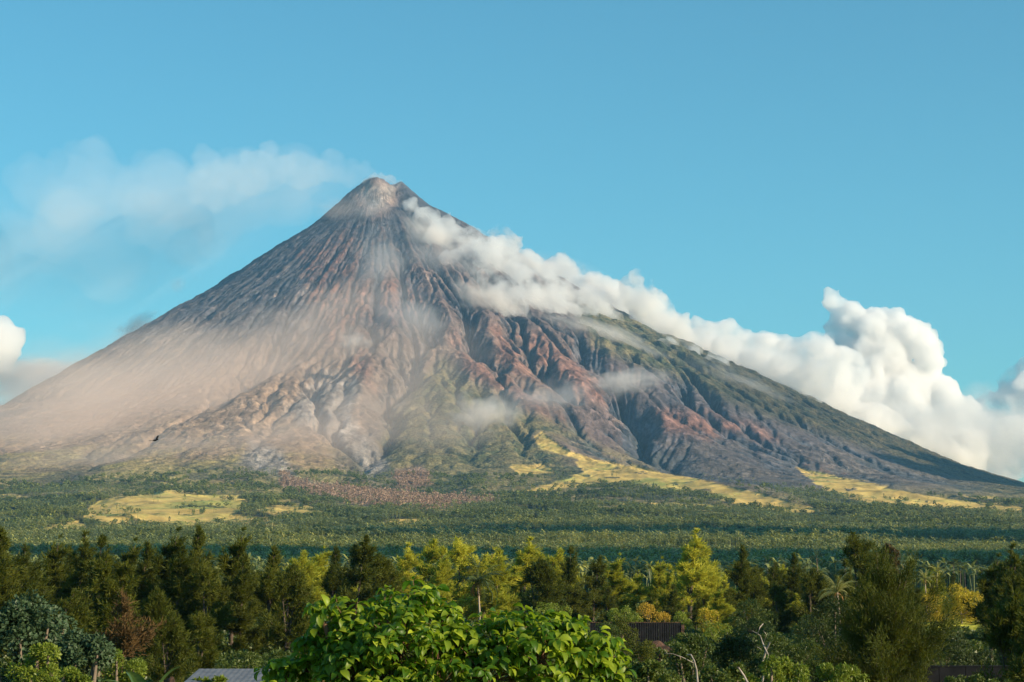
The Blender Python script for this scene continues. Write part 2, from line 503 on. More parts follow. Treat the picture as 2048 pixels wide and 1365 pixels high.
    for P in FIELDS: fm = np.maximum(fm, inside(px + 0.9 * wxp, py + 0.8 * wyp, P, 2.5))
    clear = sstep(0.34, 0.42, fbm(x / 420, y / 260, 4, 121)) * sstep(985, 1000, py) * (1 - sstep(1075, 1090, py))
    fm = np.maximum(fm, 0.8 * clear)
    fm = fm * (1 - 0.85 * sstep(0.30, 0.42, fbm(x / 90, y / 130, 4, 122)))
    c = mx(c, mx(field * (1 + 0.45 * n1 + 0.35 * n2), C(0.26, 0.27, 0.07) * np.ones_like(x), sstep(-0.1, 0.5, n1 + 0.5 * n2)), fm)
    d = np.hypot(x, y)
    nearw = 1 - sstep(560, 760, d + 80 * n1)
    g1 = fbm(x / 26, y / 26, 4, 111)
    soil = mx(C(0.13, 0.135, 0.028) * (1 + 0.35 * n2) * np.ones_like(x), C(0.055, 0.045, 0.035), sstep(0.12, 0.4, g1))
    meadow = np.exp(-(((x - 108) / 34) ** 2 + ((y - 440) / 60) ** 2) ** 2)
    soil = mx(soil, C(0.42, 0.40, 0.05) * (1 + 0.3 * g1), meadow)
    c = mx(c, soil, nearw)
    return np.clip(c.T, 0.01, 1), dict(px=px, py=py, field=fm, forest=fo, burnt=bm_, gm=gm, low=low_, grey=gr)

# ------------------------------------------------------------------ ground and volcano sheets
ang = np.concatenate([np.linspace(-75, -17, 30)[:-1], np.linspace(-17, 17, 900), np.linspace(17, 75, 30)[1:]])
ang = np.radians(ang)
SPLIT = 5600.0
def sheet(name, dist, kind_label):
    R_, A_ = np.meshgrid(dist, ang, indexing='ij')
    x = (R_ * np.sin(A_)).ravel(); y = (R_ * np.cos(A_)).ravel()
    z = height(x, y)
    c, info = cover(x, y, z, None)
    nr, na = R_.shape
    i = np.arange(nr - 1)[:, None] * na + np.arange(na - 1)[None, :]
    i = i.ravel()
    F = np.stack([i, i + 1, i + na + 1, i + na], 1)
    me = mesh_from(name, np.stack([x, y, z], 1), F)
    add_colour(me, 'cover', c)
    th = np.arctan2(x - PX0, D - y); rr_ = np.hypot(x - PX0, D - y)
    add_colour(me, 'slope', np.stack([th * 50.0, rr_ / 220.0, rr_ / 1000.0], 1))
    veg = np.clip(np.maximum(info['forest'], np.maximum(info['low'], info['gm'])) * (1 - info['field']), 0, 1)
    add_colour(me, 'mask', np.stack([veg, info['field'], info['grey']], 1))
    return me

def land_material():
    t = NT('land')
    a = t.n('Attribute', attribute_name='cover'); m = t.n('Attribute', attribute_name='mask')
    sep = t.n('SeparateColor'); t.l(m.outputs['Color'], sep.inputs[0])
    g = t.n('NewGeometry'); P = g.outputs['Position']
    sl = t.n('Attribute', attribute_name='slope')
    sx = t.n('SeparateXYZ'); t.l(sl.outputs['Vector'], sx.inputs[0])
    cb = t.n('CombineXYZ'); t.l(sx.outputs[0], cb.inputs[0]); t.l(sx.outputs[1], cb.inputs[1])
    wv = t.n('VectorMath', operation='ADD'); t.l(cb.outputs[0], wv.inputs[0])
    wn_ = t.n('TexNoise'); wn_.inputs['Scale'].default_value = 0.006; wn_.inputs['Detail'].default_value = 3; t.l(P, wn_.inputs['Vector'])
    sc2 = t.n('VectorMath', operation='SCALE'); sc2.inputs['Scale'].default_value = 4.0; t.l(wn_.outputs['Color'], sc2.inputs[0]); t.l(sc2.outputs[0], wv.inputs[1])
    rill = t.noise(1.6, 5, 0.62, wv.outputs[0])
    pn = t.noise(0.0035, 4, 0.6, P)
    rm = t.math('MULTIPLY', t.math('MULTIPLY', t.math('LESS_THAN', sx.outputs[2], 4.6), t.math('SUBTRACT', 1.0, sep.outputs[0])), t.ramp(pn, [(0.38, 0.12), (0.58, 1.0)]))
    nA = t.noise(0.02, 5, 0.65, P); nB = t.noise(0.09, 3, 0.6, P)
    c = t.mix(1.0, a.outputs['Color'], t.ramp(nA, [(0.3, 0.62), (0.7, 1.35)]), 'MULTIPLY')
    c = t.mix(t.math('MULTIPLY', sep.outputs[0], 0.9), c, t.ramp(nB, [(0.35, 0.45), (0.62, 1.4)]), 'MULTIPLY')
    c = t.mix(rm, c, t.ramp(rill, [(0.36, 0.5), (0.5, 0.95), (0.64, 1.7)]), 'MULTIPLY')
    bs = t.n('BsdfPrincipled'); bs.inputs['Roughness'].default_value = 0.95; bs.inputs['Specular IOR Level'].default_value = 0.1
    t.l(c, bs.inputs['Base Color'])
    h = t.math('ADD', t.math('MULTIPLY', nA, 14.0), t.math('MULTIPLY', t.math('MULTIPLY', nB, 7.0), t.math('ADD', sep.outputs[0], 0.3)))
    h = t.math('ADD', h, t.math('MULTIPLY', t.math('MULTIPLY', rill, rm), 22.0))
    h = t.math('MULTIPLY', h, t.math('SUBTRACT', 1.0, t.math('MULTIPLY', sep.outputs[1], 0.8)))
    t.l(t.bump(h, 1.0, 0.8), bs.inputs['Normal'])
    t.l(bs.outputs[0], t.out.inputs[0])
    return t.m
M_land = land_material()
dist_v = np.concatenate([np.linspace(SPLIT, 7200, 120)[:-1], np.linspace(7200, 12100, 460)[:-1], np.linspace(12100, 17000, 50)])
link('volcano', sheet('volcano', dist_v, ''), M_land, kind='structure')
dist_g = np.concatenate([[2.0], np.geomspace(12, 900, 90)[:-1], np.linspace(900, SPLIT, 220)])
link('ground', sheet('ground', dist_g, ''), M_land, kind='structure')
# the lowland beyond, out to the horizon
me = bpy.data.meshes.new('lowland')
bm = bmesh.new(); bmesh.ops.create_circle(bm, cap_ends=True, segments=64, radius=24000)
bm.to_mesh(me); bm.free()
_lm = NT('lowland_green'); _b = _lm.n('BsdfPrincipled'); _b.inputs['Roughness'].default_value = 1
_g = _lm.n('NewGeometry')
_lm.l(_lm.ramp(_lm.noise(0.002, 5, 0.6, _g.outputs['Position']), [(0.35, (0.03, 0.045, 0.02)), (0.65, (0.09, 0.10, 0.04))]), _b.inputs['Base Color'])
_lm.l(_b.outputs[0], _lm.out.inputs[0])
link('lowland', me, _lm.m, kind='structure', loc=(0, 0, -6))

# ------------------------------------------------------------------ air
def box_mesh(name, x0, x1, y0, y1, z0, z1):
    V = [(x, y, z) for z in (z0, z1) for y in (y0, y1) for x in (x0, x1)]
    F = [(0, 2, 3, 1), (4, 5, 7, 6), (0, 1, 5, 4), (2, 6, 7, 3), (0, 4, 6, 2), (1, 3, 7, 5)]
    return mesh_from(name, V, F, False)
t = NT('air')
pv = t.n('VolumePrincipled'); pv.inputs['Color'].default_value = (0.32, 0.66, 1.0, 1); pv.inputs['Density'].default_value = 2.1e-5
pv.inputs['Anisotropy'].default_value = 0.2
t.l(pv.outputs[0], t.out.inputs['Volume'])
HAZE = link('haze', box_mesh('haze', -25000, 25000, -25000, 25000, -7.2, 3300), t.m, kind='stuff')
# ------------------------------------------------------------------ clouds, smoke and mist
def ico(sub):
    bm = bmesh.new(); bmesh.ops.create_icosphere(bm, subdivisions=sub, radius=1.0)
    V = np.array([v.co[:] for v in bm.verts]); F = np.array([[v.index for v in f.verts] for f in bm.faces]); bm.free()
    return V, F
ICO2 = ico(2)

def vapour(name, rgb, dens, g=0.3):
    t = NT(name)
    pv = t.n('VolumePrincipled'); pv.inputs['Color'].default_value = (*rgb, 1); pv.inputs['Density'].default_value = dens
    pv.inputs['Anisotropy'].default_value = g
    t.l(pv.outputs[0], t.out.inputs['Volume'])
    return t.m

def puff_mesh(name, spheres, voxel, disp, seed=0, squash=1.0):
    """spheres: list of (x, y, z, r) in world metres -> one closed lumpy skin round all of them"""
    V, F = ICO2; n = len(V)
    c = np.array([s[:3] for s in spheres]); r = np.array([s[3] for s in spheres])
    VV = (c[:, None, :] + V[None] * r[:, None, None]).reshape(-1, 3)
    FF = (F[None] + (np.arange(len(c)) * n)[:, None, None]).reshape(-1, 3)
    me = mesh_from(name + '_raw', VV, FF)
    o = bpy.data.objects.new(name + '_raw', me); col.objects.link(o)
    m = o.modifiers.new('r', 'REMESH'); m.mode = 'VOXEL'; m.voxel_size = voxel; m.use_smooth_shade = True
    for k, (size, st_) in enumerate(disp):
        tx = bpy.data.textures.new('puff', 'CLOUDS'); tx.noise_scale = size; tx.noise_depth = 3
        tx.noise_basis = 'IMPROVED_PERLIN' if k != 1 else 'VORONOI_F1'
        d = o.modifiers.new('d', 'DISPLACE'); d.texture = tx; d.texture_coords = 'GLOBAL'
        d.strength = st_; d.mid_level = 0.5
        if k == 1: d.strength = -st_; d.mid_level = 0.4
    dg = bpy.context.evaluated_depsgraph_get()
    out = bpy.data.meshes.new_from_object(o.evaluated_get(dg))
    bpy.data.objects.remove(o); out.name = name
    return out

def grow(spheres, rng, levels=2, n=9, ratio=(0.3, 0.55), up=0.25):
    """cauliflower: smaller puffs sit on the skin of bigger ones"""
    out = list(spheres); cur = list(spheres)
    for _ in range(levels):
        nxt = []
        for x, y, z, r in cur:
            for _k in range(n):
                d = rng.normal(size=3); d[2] += up; d /= np.linalg.norm(d)
                q = r * rng.uniform(*ratio)
                nxt.append((x + d[0] * r * 0.85, y + d[1] * r * 0.85, z + d[2] * r * 0.8, q))
        out += nxt; cur = nxt
    return out

def px_spheres(L, Y, slope=False):
    """(px, py, radius in px, extra distance) -> world spheres"""
    out = []
    for p in L:
        yy = Y + (p[3] if len(p) > 3 else 0)
        if slope: yy = min(hit(p[0], p[1])[1], 11900 + (p[3] if len(p) > 3 else 0)) - 1.25 * p[2] * 3.1
        v = at(p[0], p[1], yy); out.append((v.x, v.y, v.z, p[2] * (1.22 if slope else 1.0) * yy / FPX))
    return out
crng = np.random.RandomState(5)
M_cloud = vapour('cloud_vapour', (0.997, 0.997, 0.997), 0.022, 0.35)
def billow(name, rgb, dens, size, g=0.35):
    t = NT(name); ge = t.n('NewGeometry')
    nz = t.noise(1.0 / size, 6, 0.6, ge.outputs['Position'])
    pv = t.n('VolumePrincipled'); pv.inputs['Color'].default_value = (*rgb, 1); pv.inputs['Anisotropy'].default_value = g
    t.l(t.math('MULTIPLY', t.ramp(nz, [(0.40, 0.0), (0.60, 1.0)]), dens), pv.inputs['Density']); t.l(pv.outputs[0], t.out.inputs['Volume'])
    return t.m
M_bank = billow('bank_vapour', (0.997, 0.993, 0.988), 0.020, 170)

def cloud(spheres, mat, voxel, disp, label, levels=2, n=7, up=0.25, ratio=(0.3, 0.55), group=None, name='cloud'):
    me = puff_mesh(name, grow(spheres, crng, levels, n, ratio, up), voxel, disp)
    return link(name, me, mat, cat='cloud', label=label, group=group)

# the bank that hangs over the right shoulder
bank = px_spheres([(822, 418, 16), (848, 436, 24), (885, 462, 28), (925, 486, 30), (905, 522, 24, -250), (960, 500, 28), (1003, 508, 30, 60),
    (1050, 540, 36, 60), (985, 580, 30, -300), (1030, 600, 36, -300), (1100, 562, 38), (1095, 615, 34, -250), (1150, 572, 32, 60), (1180, 610, 36), (1140, 630, 22, -200),
    (1230, 600, 28, 60), (1290, 602, 26, 80), (1250, 635, 32), (1312, 618, 16, 80), (1362, 655, 20, 80), (1340, 680, 30), (1400, 688, 28, 60), (1455, 700, 26, 60), (1440, 722, 28),
    (1520, 722, 28, 60), (1575, 725, 32, 100), (1500, 745, 18), (1560, 765, 22, 60), (1625, 765, 36, 200), (1290, 650, 22, 0), (1380, 715, 24, 0), (870, 480, 24, -250), (950, 540, 26, -250), (1010, 560, 34, -250), (1060, 585, 36, -250), (1130, 600, 34), (1210, 640, 26), (1330, 700, 24), (1425, 735, 26), (1480, 720, 26), (1600, 760, 30, 100), (1540, 745, 28), (1440, 690, 20, 60), (960, 520, 40), (1000, 545, 44), (1080, 590, 48), (1160, 615, 42), (1240, 615, 42), (1290, 625, 34), (1020, 620, 30, -250), (1340, 665, 34), (1400, 705, 36), (1460, 720, 36), (1520, 740, 36), (1580, 755, 40), (1010, 490, 30), (1120, 545, 34), (1200, 580, 30), (1270, 585, 30), (1300, 660, 36), (1360, 692, 34), (1410, 716, 32), (1470, 738, 32), (1530, 758, 30), (1330, 640, 26), (1580, 778, 24)], 11750, True)
cloud(bank, M_bank, 13, [(260, 80), (90, 54), (34, 30)], 'long bank of pale cloud draped over the right shoulder of the volcano', 2, 8)
filler = px_spheres([(1560, 722, 56), (1620, 735, 56), (1480, 700, 46), (1400, 680, 38), (1350, 662, 34), (1440, 688, 42), (1680, 750, 60), (1610, 700, 36), (1530, 700, 40), (1480, 720, 46), (1540, 735, 50), (1600, 750, 56), (1520, 780, 40), (1600, 800, 50), (1660, 820, 60), (1430, 705, 34), (1380, 690, 28),
    (1740, 860, 60), (1640, 780, 50), (1800, 890, 50), (1860, 900, 60), (1920, 910, 60)], 13600)
cloud(filler, M_bank, 22, [(420, 80), (130, 60), (50, 26)], 'broad shaded cloud filling the gap between the bank and the tall cumulus', 2, 6)
cum = px_spheres([(1665, 604, 24), (1692, 635, 36), (1660, 655, 14), (1745, 655, 44), (1795, 668, 46), (1830, 690, 44), (1850, 728, 40), (1760, 720, 66), (1700, 715, 46),
    (1650, 750, 36), (1620, 700, 10), (1720, 790, 70), (1800, 795, 75), (1880, 790, 44), (1640, 810, 50), (1700, 850, 60), (1810, 860, 70), (1910, 830, 42)], 15000)
cloud(cum, M_cloud, 15, [(420, 80), (110, 60), (40, 30)], 'tall white cumulus towering behind the low right flank of the volcano', 2, 7)
cum2 = px_spheres([(2062, 742, 30), (2075, 790, 60), (2000, 812, 34), (1965, 830, 28), (2010, 870, 60), (1950, 870, 40), (2080, 880, 60), (1900, 880, 40), (2000, 930, 50), (2110, 720, 60), (2140, 800, 80)], 15600)
cloud(cum2, M_bank, 26, [(420, 60), (130, 44), (60, 16)], 'grey based cloud at the right edge beyond the tall cumulus', 2, 6)
cum3 = px_spheres([(5, 648, 20), (16, 672, 26), (12, 705, 28), (0, 735, 24), (-20, 690, 56), (-80, 680, 80), (-10, 728, 20)], 14500)
cloud(cum3, M_cloud, 18, [(420, 30), (130, 30), (50, 18)], 'bright white cumulus cut by the left edge of the view', 2, 7)

def mist_mat(name, rgb, dens, scale, thr=0.0, g=0.3, con=2.6, soft=0.6):
    t = NT(name)
    tc = t.n('TexCoord')
    nz = t.noise(scale, 6, 0.62, tc.outputs['Object'])
    ln = t.n('VectorMath', operation='LENGTH'); t.l(tc.outputs['Object'], ln.inputs[0])
    fall = t.math('SUBTRACT', 1.0, ln.outputs['Value'])
    d = t.math('ADD', t.math('MULTIPLY', t.math('SUBTRACT', nz, 0.5), con), t.math('SUBTRACT', t.math('MULTIPLY', fall, 1.7), 0.25 + thr))
    d = t.math('MULTIPLY', t.math('MINIMUM', t.math('MAXIMUM', d, 0.0), 1.0), t.math('POWER', t.math('MAXIMUM', fall, 0.0), soft))
    pv = t.n('VolumePrincipled'); pv.inputs['Color'].default_value = (*rgb, 1); pv.inputs['Anisotropy'].default_value = g
    t.l(t.math('MULTIPLY', d, dens), pv.inputs['Density'])
    t.l(pv.outputs[0], t.out.inputs['Volume'])
    return t.m
SPH = mesh_from('mist', *ico(3))
def mist(px, py, rx, ry, depth, mat, label, off=None, rot=0.0, Y=None, name='mist', group=None, cat='mist'):
    """an ellipsoid of vapour before the slope; rx, ry in photo pixels"""
    if Y is None: Y = at_slope(px, py) - off
    v = at(px, py, Y)
    k = mist.cache.get(mat.name)
    if k is None:
        k = SPH.copy(); k.materials.clear(); k.materials.append(mat); mist.cache[mat.name] = k
    o = link(name, k, None, cat=cat, label=label, group=group, loc=v)
    o.scale = (rx * Y / FPX, depth, ry * Y / FPX); o.rotation_euler = (0, math.radians(rot), 0)
    if mat.name == 'ash_vapour':      # ash haze lies along the slope
        o.scale = (rx * Y / FPX, depth * 0.42, ry * Y / FPX / 0.5); o.rotation_mode = 'ZYX'; o.rotation_euler = (math.radians(-62), math.radians(rot), 0)
    return o
mist.cache = {}
def at_slope(px, py):
    a, b = ray(px, py)
    x, y = hit(px, py)
    return y
M_puff = mist_mat('puff_vapour', (1.0, 0.95, 0.90), 0.0105, 2.0, 0.05, con=5.0)
M_dust = mist_mat('ash_vapour', (1.0, 0.85, 0.76), 0.0017, 2.2, -0.30, g=0.0, soft=1.0, con=5.0)
M_veil = mist_mat('veil_vapour', (0.97, 0.94, 0.93), 0.0036, 2.6, -0.1, con=4.0)
M_smoke = mist_mat('smoke_vapour', (0.98, 0.98, 1.0), 0.0008, 2.6, -0.25, g=-0.1, soft=1.2)
M_smoke2 = mist_mat('dense_smoke_vapour', (0.98, 0.98, 1.0), 0.0048, 3.6, 0.0)
# small clouds clinging to the face
mist(705, 690, 50, 36, 150, M_puff, 'small pale puff clinging to the middle of the face', 170, name='cloud', cat='cloud')
mist(1235, 768, 120, 44, 190, M_puff, 'flat pinkish cloud strip crossing the gullied right face', 200, rot=-6, name='cloud', cat='cloud')
mist(1130, 800, 80, 60, 170, M_veil, 'thin tail of mist left of the pinkish cloud strip', 200, rot=-20)
mist(965, 835, 95, 65, 240, M_puff, 'soft round patch of mist above the wooded foothills', 200)
mist(1060, 810, 110, 60, 200, M_veil, 'faint mist between the round patch and the pinkish strip', 200)
mist(1200, 670, 170, 44, 200, M_puff, 'soft grey fringe hanging from the underside of the cloud bank', 260, rot=22, name='cloud', cat='cloud')
mist(980, 600, 120, 50, 180, M_puff, 'soft fringe spilling from the bank onto the dark upper face', 240, rot=30, name='cloud', cat='cloud')
mist(860, 470, 90, 46, 160, M_puff, 'thin torn upper end of the cloud bank near the summit', 200, rot=40, name='cloud', cat='cloud')
mist(1400, 712, 170, 46, 220, M_puff, 'cloud spilling over the ridge line right of the thick bank', 300, rot=24, name='cloud', cat='cloud')
mist(1530, 772, 150, 40, 220, M_puff, 'last shred of the bank crossing the ridge line on the right', 300, rot=24, name='cloud', cat='cloud')
mist(1480, 770, 150, 36, 200, M_veil, 'thin mist below the lower end of the cloud bank', 260, rot=22)
mist(1340, 690, 90, 40, 170, M_veil, 'ragged mist under the lower edge of the cloud bank', 200, rot=25)
mist(880, 520, 110, 80, 170, M_veil, 'thin mist drifting off the upper end of the cloud bank', 160, rot=30)
mist(760, 540, 80, 110, 200, M_veil, 'veil of vapour down the middle below the summit', 200)
mist(745, 420, 60, 46, 120, M_veil, 'thin fume just under the bright summit rock', 130)
mist(680, 420, 75, 55, 150, M_dust, 'brown fume trailing on the upper left ridge', 120, rot=-35)
mist(640, 660, 150, 120, 300, M_dust, 'dusty veil hanging over the middle of the face', 320, rot=-30)
mist(520, 720, 340, 190, 350, M_dust, 'broad dusty veil over the left middle slope', 320, rot=-25)
mist(330, 800, 520, 230, 480, M_dust, 'widest veil of ash haze low on the left flank', 450, rot=-25)
mist(100, 850, 480, 190, 500, M_dust, 'dusty haze at the foot of the left flank', 500, rot=-20)
mist(820, 700, 200, 130, 280, M_dust, 'warm thin haze drifting right across the reddish cliffs', 240, rot=-20)
mist(450, 900, 420, 90, 300, M_dust, 'low warm haze along the foot of the left flank', 160, rot=-8)
mist(640, 860, 260, 120, 300, M_dust, 'dusty haze over the grey lava fan', 300)
mist(180, 920, 300, 80, 300, M_dust, 'faint haze over the greenish lower ridges on the left', 120, rot=-10)
mist(800, 800, 240, 140, 300, M_dust, 'faint warm haze before the deep central ravine', 260, rot=-10)
mist(900, 860, 160, 80, 260, M_dust, 'faint dusty haze before the wooded middle spur', 300)
mist(270, 655, 60, 22, 260, M_puff, 'small white cloud touching the left ridge line', Y=13000, rot=-34, name='cloud', cat='cloud')
mist(50, 750, 150, 50, 500, M_puff, 'low grey cloud behind the left ridge', Y=14000, rot=0, name='cloud', cat='cloud')
mist(355, 570, 24, 22, 80, M_veil, 'tiny dark wisp floating above the left ridge', Y=12400, name='cloud', cat='cloud')
M_soft = mist_mat('soft_cloud_vapour', (0.99, 0.98, 0.97), 0.0050, 2.4, -0.15, con=4.5)
mist(1640, 800, 170, 90, 500, M_soft, 'grey softened skirt of the cloud behind the right flank', Y=13600, rot=20, name='cloud', cat='cloud')
mist(1830, 860, 200, 100, 500, M_soft, 'grey softened foot of the tall cumulus', Y=13700, rot=15, name='cloud', cat='cloud')
mist(1990, 880, 190, 120, 500, M_soft, 'grey softened cloud at the right edge above the flank', Y=13700, rot=10, name='cloud', cat='cloud')
mist(1480, 730, 170, 66, 300, M_soft, 'soft cloud between the bank and the tall cumulus', Y=13000, rot=20, name='cloud', cat='cloud')
mist(100, 780, 200, 60, 500, M_soft, 'soft low cloud fading into the left flank', Y=13700, rot=-20, name='cloud', cat='cloud')
mist(1180, 590, 200, 60, 260, M_veil, 'torn vapour round the crest of the cloud bank', 260, rot=26)
# the plume blown left from the crater
M_steam = vapour('thin_steam', (0.99, 0.99, 1.0), 0.0010, -0.1)
M_steam2 = vapour('thinner_steam', (0.98, 0.99, 1.0), 0.0004, -0.1)
M_steamd = vapour('rim_steam', (0.99, 0.99, 1.0), 0.009, 0.3)
M_steam3 = vapour('faintest_steam', (0.98, 0.99, 1.0), 0.00025, -0.1)
def plume(pts, mat, Y, label, dens_n, vox, disp):
    S = []
    for (x0, y0, r0), (x1, y1, r1) in zip(pts[:-1], pts[1:]):
        L = math.hypot(x1 - x0, y1 - y0); n = max(2, int(L / (0.5 * (r0 + r1)) * dens_n))
        for _ in range(n):
            t = crng.rand(); r = (r0 + (r1 - r0) * t)
            S.append((x0 + (x1 - x0) * t + crng.normal() * r * .3, y0 + (y1 - y0) * t + crng.normal() * r * .4, r * crng.uniform(.5, .9), crng.normal() * r * 1.5))
    me = puff_mesh('smoke', grow(px_spheres(S, Y), crng, 1, 5), vox, disp)
    return link('smoke', me, mat, cat='smoke', label=label)
plume([(786, 362, 6), (755, 352, 10), (715, 340, 20), (660, 334, 30), (600, 340, 38), (520, 346, 44), (440, 356, 46), (380, 372, 40)], M_steam, 12000, 'white smoke streaming left from the crater rim', 6.0, 12, [(160, 40), (64, 26), (26, 14)])
plume([(800, 366, 5), (775, 358, 8), (752, 356, 9), (728, 362, 8)], M_steamd, 11870, 'bright steam creeping over the crater rim', 6, 7, [(60, 12), (30, 6), (14, 5)])
plume([(640, 372, 50), (540, 392, 70), (430, 410, 80), (300, 400, 80), (190, 380, 70), (80, 410, 70)], M_steam2, 12300, 'paler broken smoke further along the plume', 4.0, 22, [(300, 90), (110, 0), (44, 24)])
plume([(400, 460, 70), (250, 470, 90), (100, 490, 100), (-40, 520, 100)], M_steam3, 12500, 'lowest and faintest sheet of smoke at the left', 4.0, 26, [(300, 90), (110, 0), (44, 30)])
mist(720, 395, 90, 40, 120, M_smoke, 'fume rolling down the left side of the summit', 100, rot=-30)
mist(700, 600, 170, 80, 260, M_dust, 'pinkish mist drifting across the dark middle face', 260, rot=-30)
mist(820, 640, 120, 80, 240, M_veil, 'light mist over the reddish cliffs below the summit', 240, rot=20)
mist(250, 750, 420, 170, 420, M_dust, 'pinkish haze along the upper part of the left flank', 380, rot=-28)
mist(600, 390, 190, 70, 260, M_smoke, 'pale underside of the plume above the left ridge', Y=12300, rot=-14, name='smoke', cat='smoke')
mist(330, 420, 340, 130, 400, M_smoke, 'fading smoke spread wide above the left ridge', Y=12400, rot=-4, name='smoke', cat='smoke')
mist(60, 500, 300, 170, 500, M_smoke, 'faintest far end of the smoke plume at the left edge', Y=12500, name='smoke', cat='smoke')
mist(300, 540, 330, 110, 300, M_smoke, 'thin smoke hanging below the plume by the left ridge', Y=12600, rot=-25, name='smoke', cat='smoke')

# clouds over the land to the right, outside the view, whose shade lies across the plain and flank; the last one is added
def slab(cx, cy_, z, lx, ly, n, r, label):
    S = []
    for _ in range(n):
        S.append((cx + crng.uniform(-lx, lx), cy_ + crng.uniform(-ly, ly), z + crng.uniform(-30, 30), r * crng.uniform(0.7, 1.2)))
    cloud(S, M_cloud, 40, [(300, 60)], label, 1, 4, group=None)
def shade_cloud(tx, ty, z, *a, zt=0):
    k = z / math.tan(SUN_EL)
    k = (z - zt) / math.tan(SUN_EL)
    slab(tx + math.sin(SUN_AZ) * k, ty - math.cos(SUN_AZ) * k, z, *a)
shade_cloud(430, 1270, 1000, 720, 380, 40, 150, 'low cloud off to the right above the near plain')
shade_cloud(950, 3300, 1300, 900, 460, 34, 200, 'wide cloud off to the right above the far plantation')

shade_cloud(2500, 10300, 2300, 1500, 600, 52, 220, 'broken cloud off to the right above the far flank')
shade_cloud(4300, 14600, 2500, 1500, 700, 40, 260, 'high cloud off to the right above the cloud beyond the flank', zt=350)  # added out of view to grey the lower part of the cumulus
# ------------------------------------------------------------------ forests of the plain
def fronds(n, length, width, droop, segs, rng, up=0.5, z=0.0):
    """ring of drooping fronds as bent strips"""
    V, F = [], []
    for k in range(n):
        a = 2 * math.pi * (k + rng.uniform(-.3, .3)) / n
        el = up + rng.uniform(-0.5, 0.45)
        L = length * rng.uniform(0.8, 1.1)
        p = np.array([0, 0, z]); base = len(V)
        side = np.array([-math.sin(a), math.cos(a), 0])
        for s in range(segs + 1):
            t = s / segs
            w = width * (0.35 + 1.1 * t * (1 - t) * 2) * (1 if s < segs else 0.15)
            V.append(p - side * w / 2 - np.array([0, 0, w * 0.25])); V.append(p + side * w / 2 - np.array([0, 0, w * 0.25]))
            e = el - droop * t
            p = p + np.array([math.cos(a) * math.cos(e), math.sin(a) * math.cos(e), math.sin(e)]) * L / segs
        for s in range(segs):
            i = base + 2 * s; F.append((i, i + 1, i + 3, i + 2))
    return V, F

def tube(pts, rads, n=6):
    V, F = [], []
    pts = [np.array(p, float) for p in pts]
    for i, (p, r) in enumerate(zip(pts, rads)):
        d = pts[min(i + 1, len(pts) - 1)] - pts[max(i - 1, 0)]
        d = d / (np.linalg.norm(d) + 1e-9)
        u = np.cross(d, (0, 0, 1) if abs(d[2]) < 0.9 else (1, 0, 0)); u /= np.linalg.norm(u); w = np.cross(d, u)
        for k in range(n):
            a = 2 * math.pi * k / n
            V.append(p + r * (math.cos(a) * u + math.sin(a) * w))
    for i in range(len(pts) - 1):
        for k in range(n):
            a, b = i * n + k, i * n + (k + 1) % n
            F.append((a, b, b + n, a + n))
    return V, F

def join(parts):
    V, F = [], []
    for v, f in parts:
        o = len(V); V += list(v); F += [tuple(i + o for i in q) for q in f]
    return V, F

def var_mesh(name, V, F, var, smooth=False):
    me = mesh_from(name, np.array(V), np.array(F), smooth)
    v = np.asarray(var, float).reshape(-1, 1)
    add_colour(me, 'var', np.hstack([v, v, v]))
    return me

def blob_leaves(n, rx, rz, size, rng, zc, lump=0.3):
    """leaf faces spread through a lumpy crown"""
    C, S = [], []
    lob = rng.normal(size=(9, 3)); lob /= np.linalg.norm(lob, axis=1)[:, None]
    d = rng.normal(size=(n, 3)); d /= np.linalg.norm(d, axis=1)[:, None]
    k = (d @ lob.T).max(1)
    rad = (0.72 + lump * (k - 0.6)) * rng.uniform(0.55, 1.0, n) ** 0.4
    c = d * rad[:, None] * np.array([rx, rx, rz]) * 1.25; c[:, 2] += zc
    a = rng.normal(size=(n, 3)) + d * 0.8; a /= np.linalg.norm(a, axis=1)[:, None]
    b = np.cross(a, rng.normal(size=(n, 3))); b /= np.linalg.norm(b, axis=1)[:, None]
    s = size * rng.uniform(0.6, 1.3, n)[:, None]
    V = np.stack([c - a * s, c + b * s * 0.55, c + a * s, c - b * s * 0.55], 1).reshape(-1, 3)
    F = (np.arange(n) * 4)[:, None] + np.arange(4)
    return V, F, np.repeat(rng.rand(n), 4)

frng = np.random.RandomState(11)
M_palmfar = mat_leaf('palm_green', (0.06, 0.095, 0.025), (0.36, 0.36, 0.11), 0.25, 0.45, 0.4, patch=True)
M_woodfar = mat_leaf('wood_green', (0.04, 0.065, 0.016), (0.20, 0.22, 0.05), 0.25, 0.6, patch=True)
M_burnt = mat_leaf('scorched_twigs', (0.20, 0.125, 0.085), (0.44, 0.31, 0.22), 0.1, 0.8, 0.1)
def palm_small(i):
    V, F = fronds(11, 4.6, 1.1, 1.5, 2, frng, 0.45, 11.5)
    Tv, Tf = tube([(0, 0, -1), (0.3, 0, 11.5)], [0.25, 0.16], 4)
    V2, F2 = join([(V, F), (Tv, Tf)])
    return var_mesh('palm', V2, F2, np.concatenate([np.repeat(frng.rand(len(V) // 6), 6), np.full(len(Tv), 0.1)]))
def wood_small(i):
    V, F, v = blob_leaves(46, 3.6, 3.2, 1.5, frng, 6.5)
    return var_mesh('broadleaf', V, F, v)
def cone_small(i):
    V, F, v = blob_leaves(40, 1.7, 5.0, 1.2, frng, 6.5, 0.1)
    return var_mesh('conifer', V, F, v)

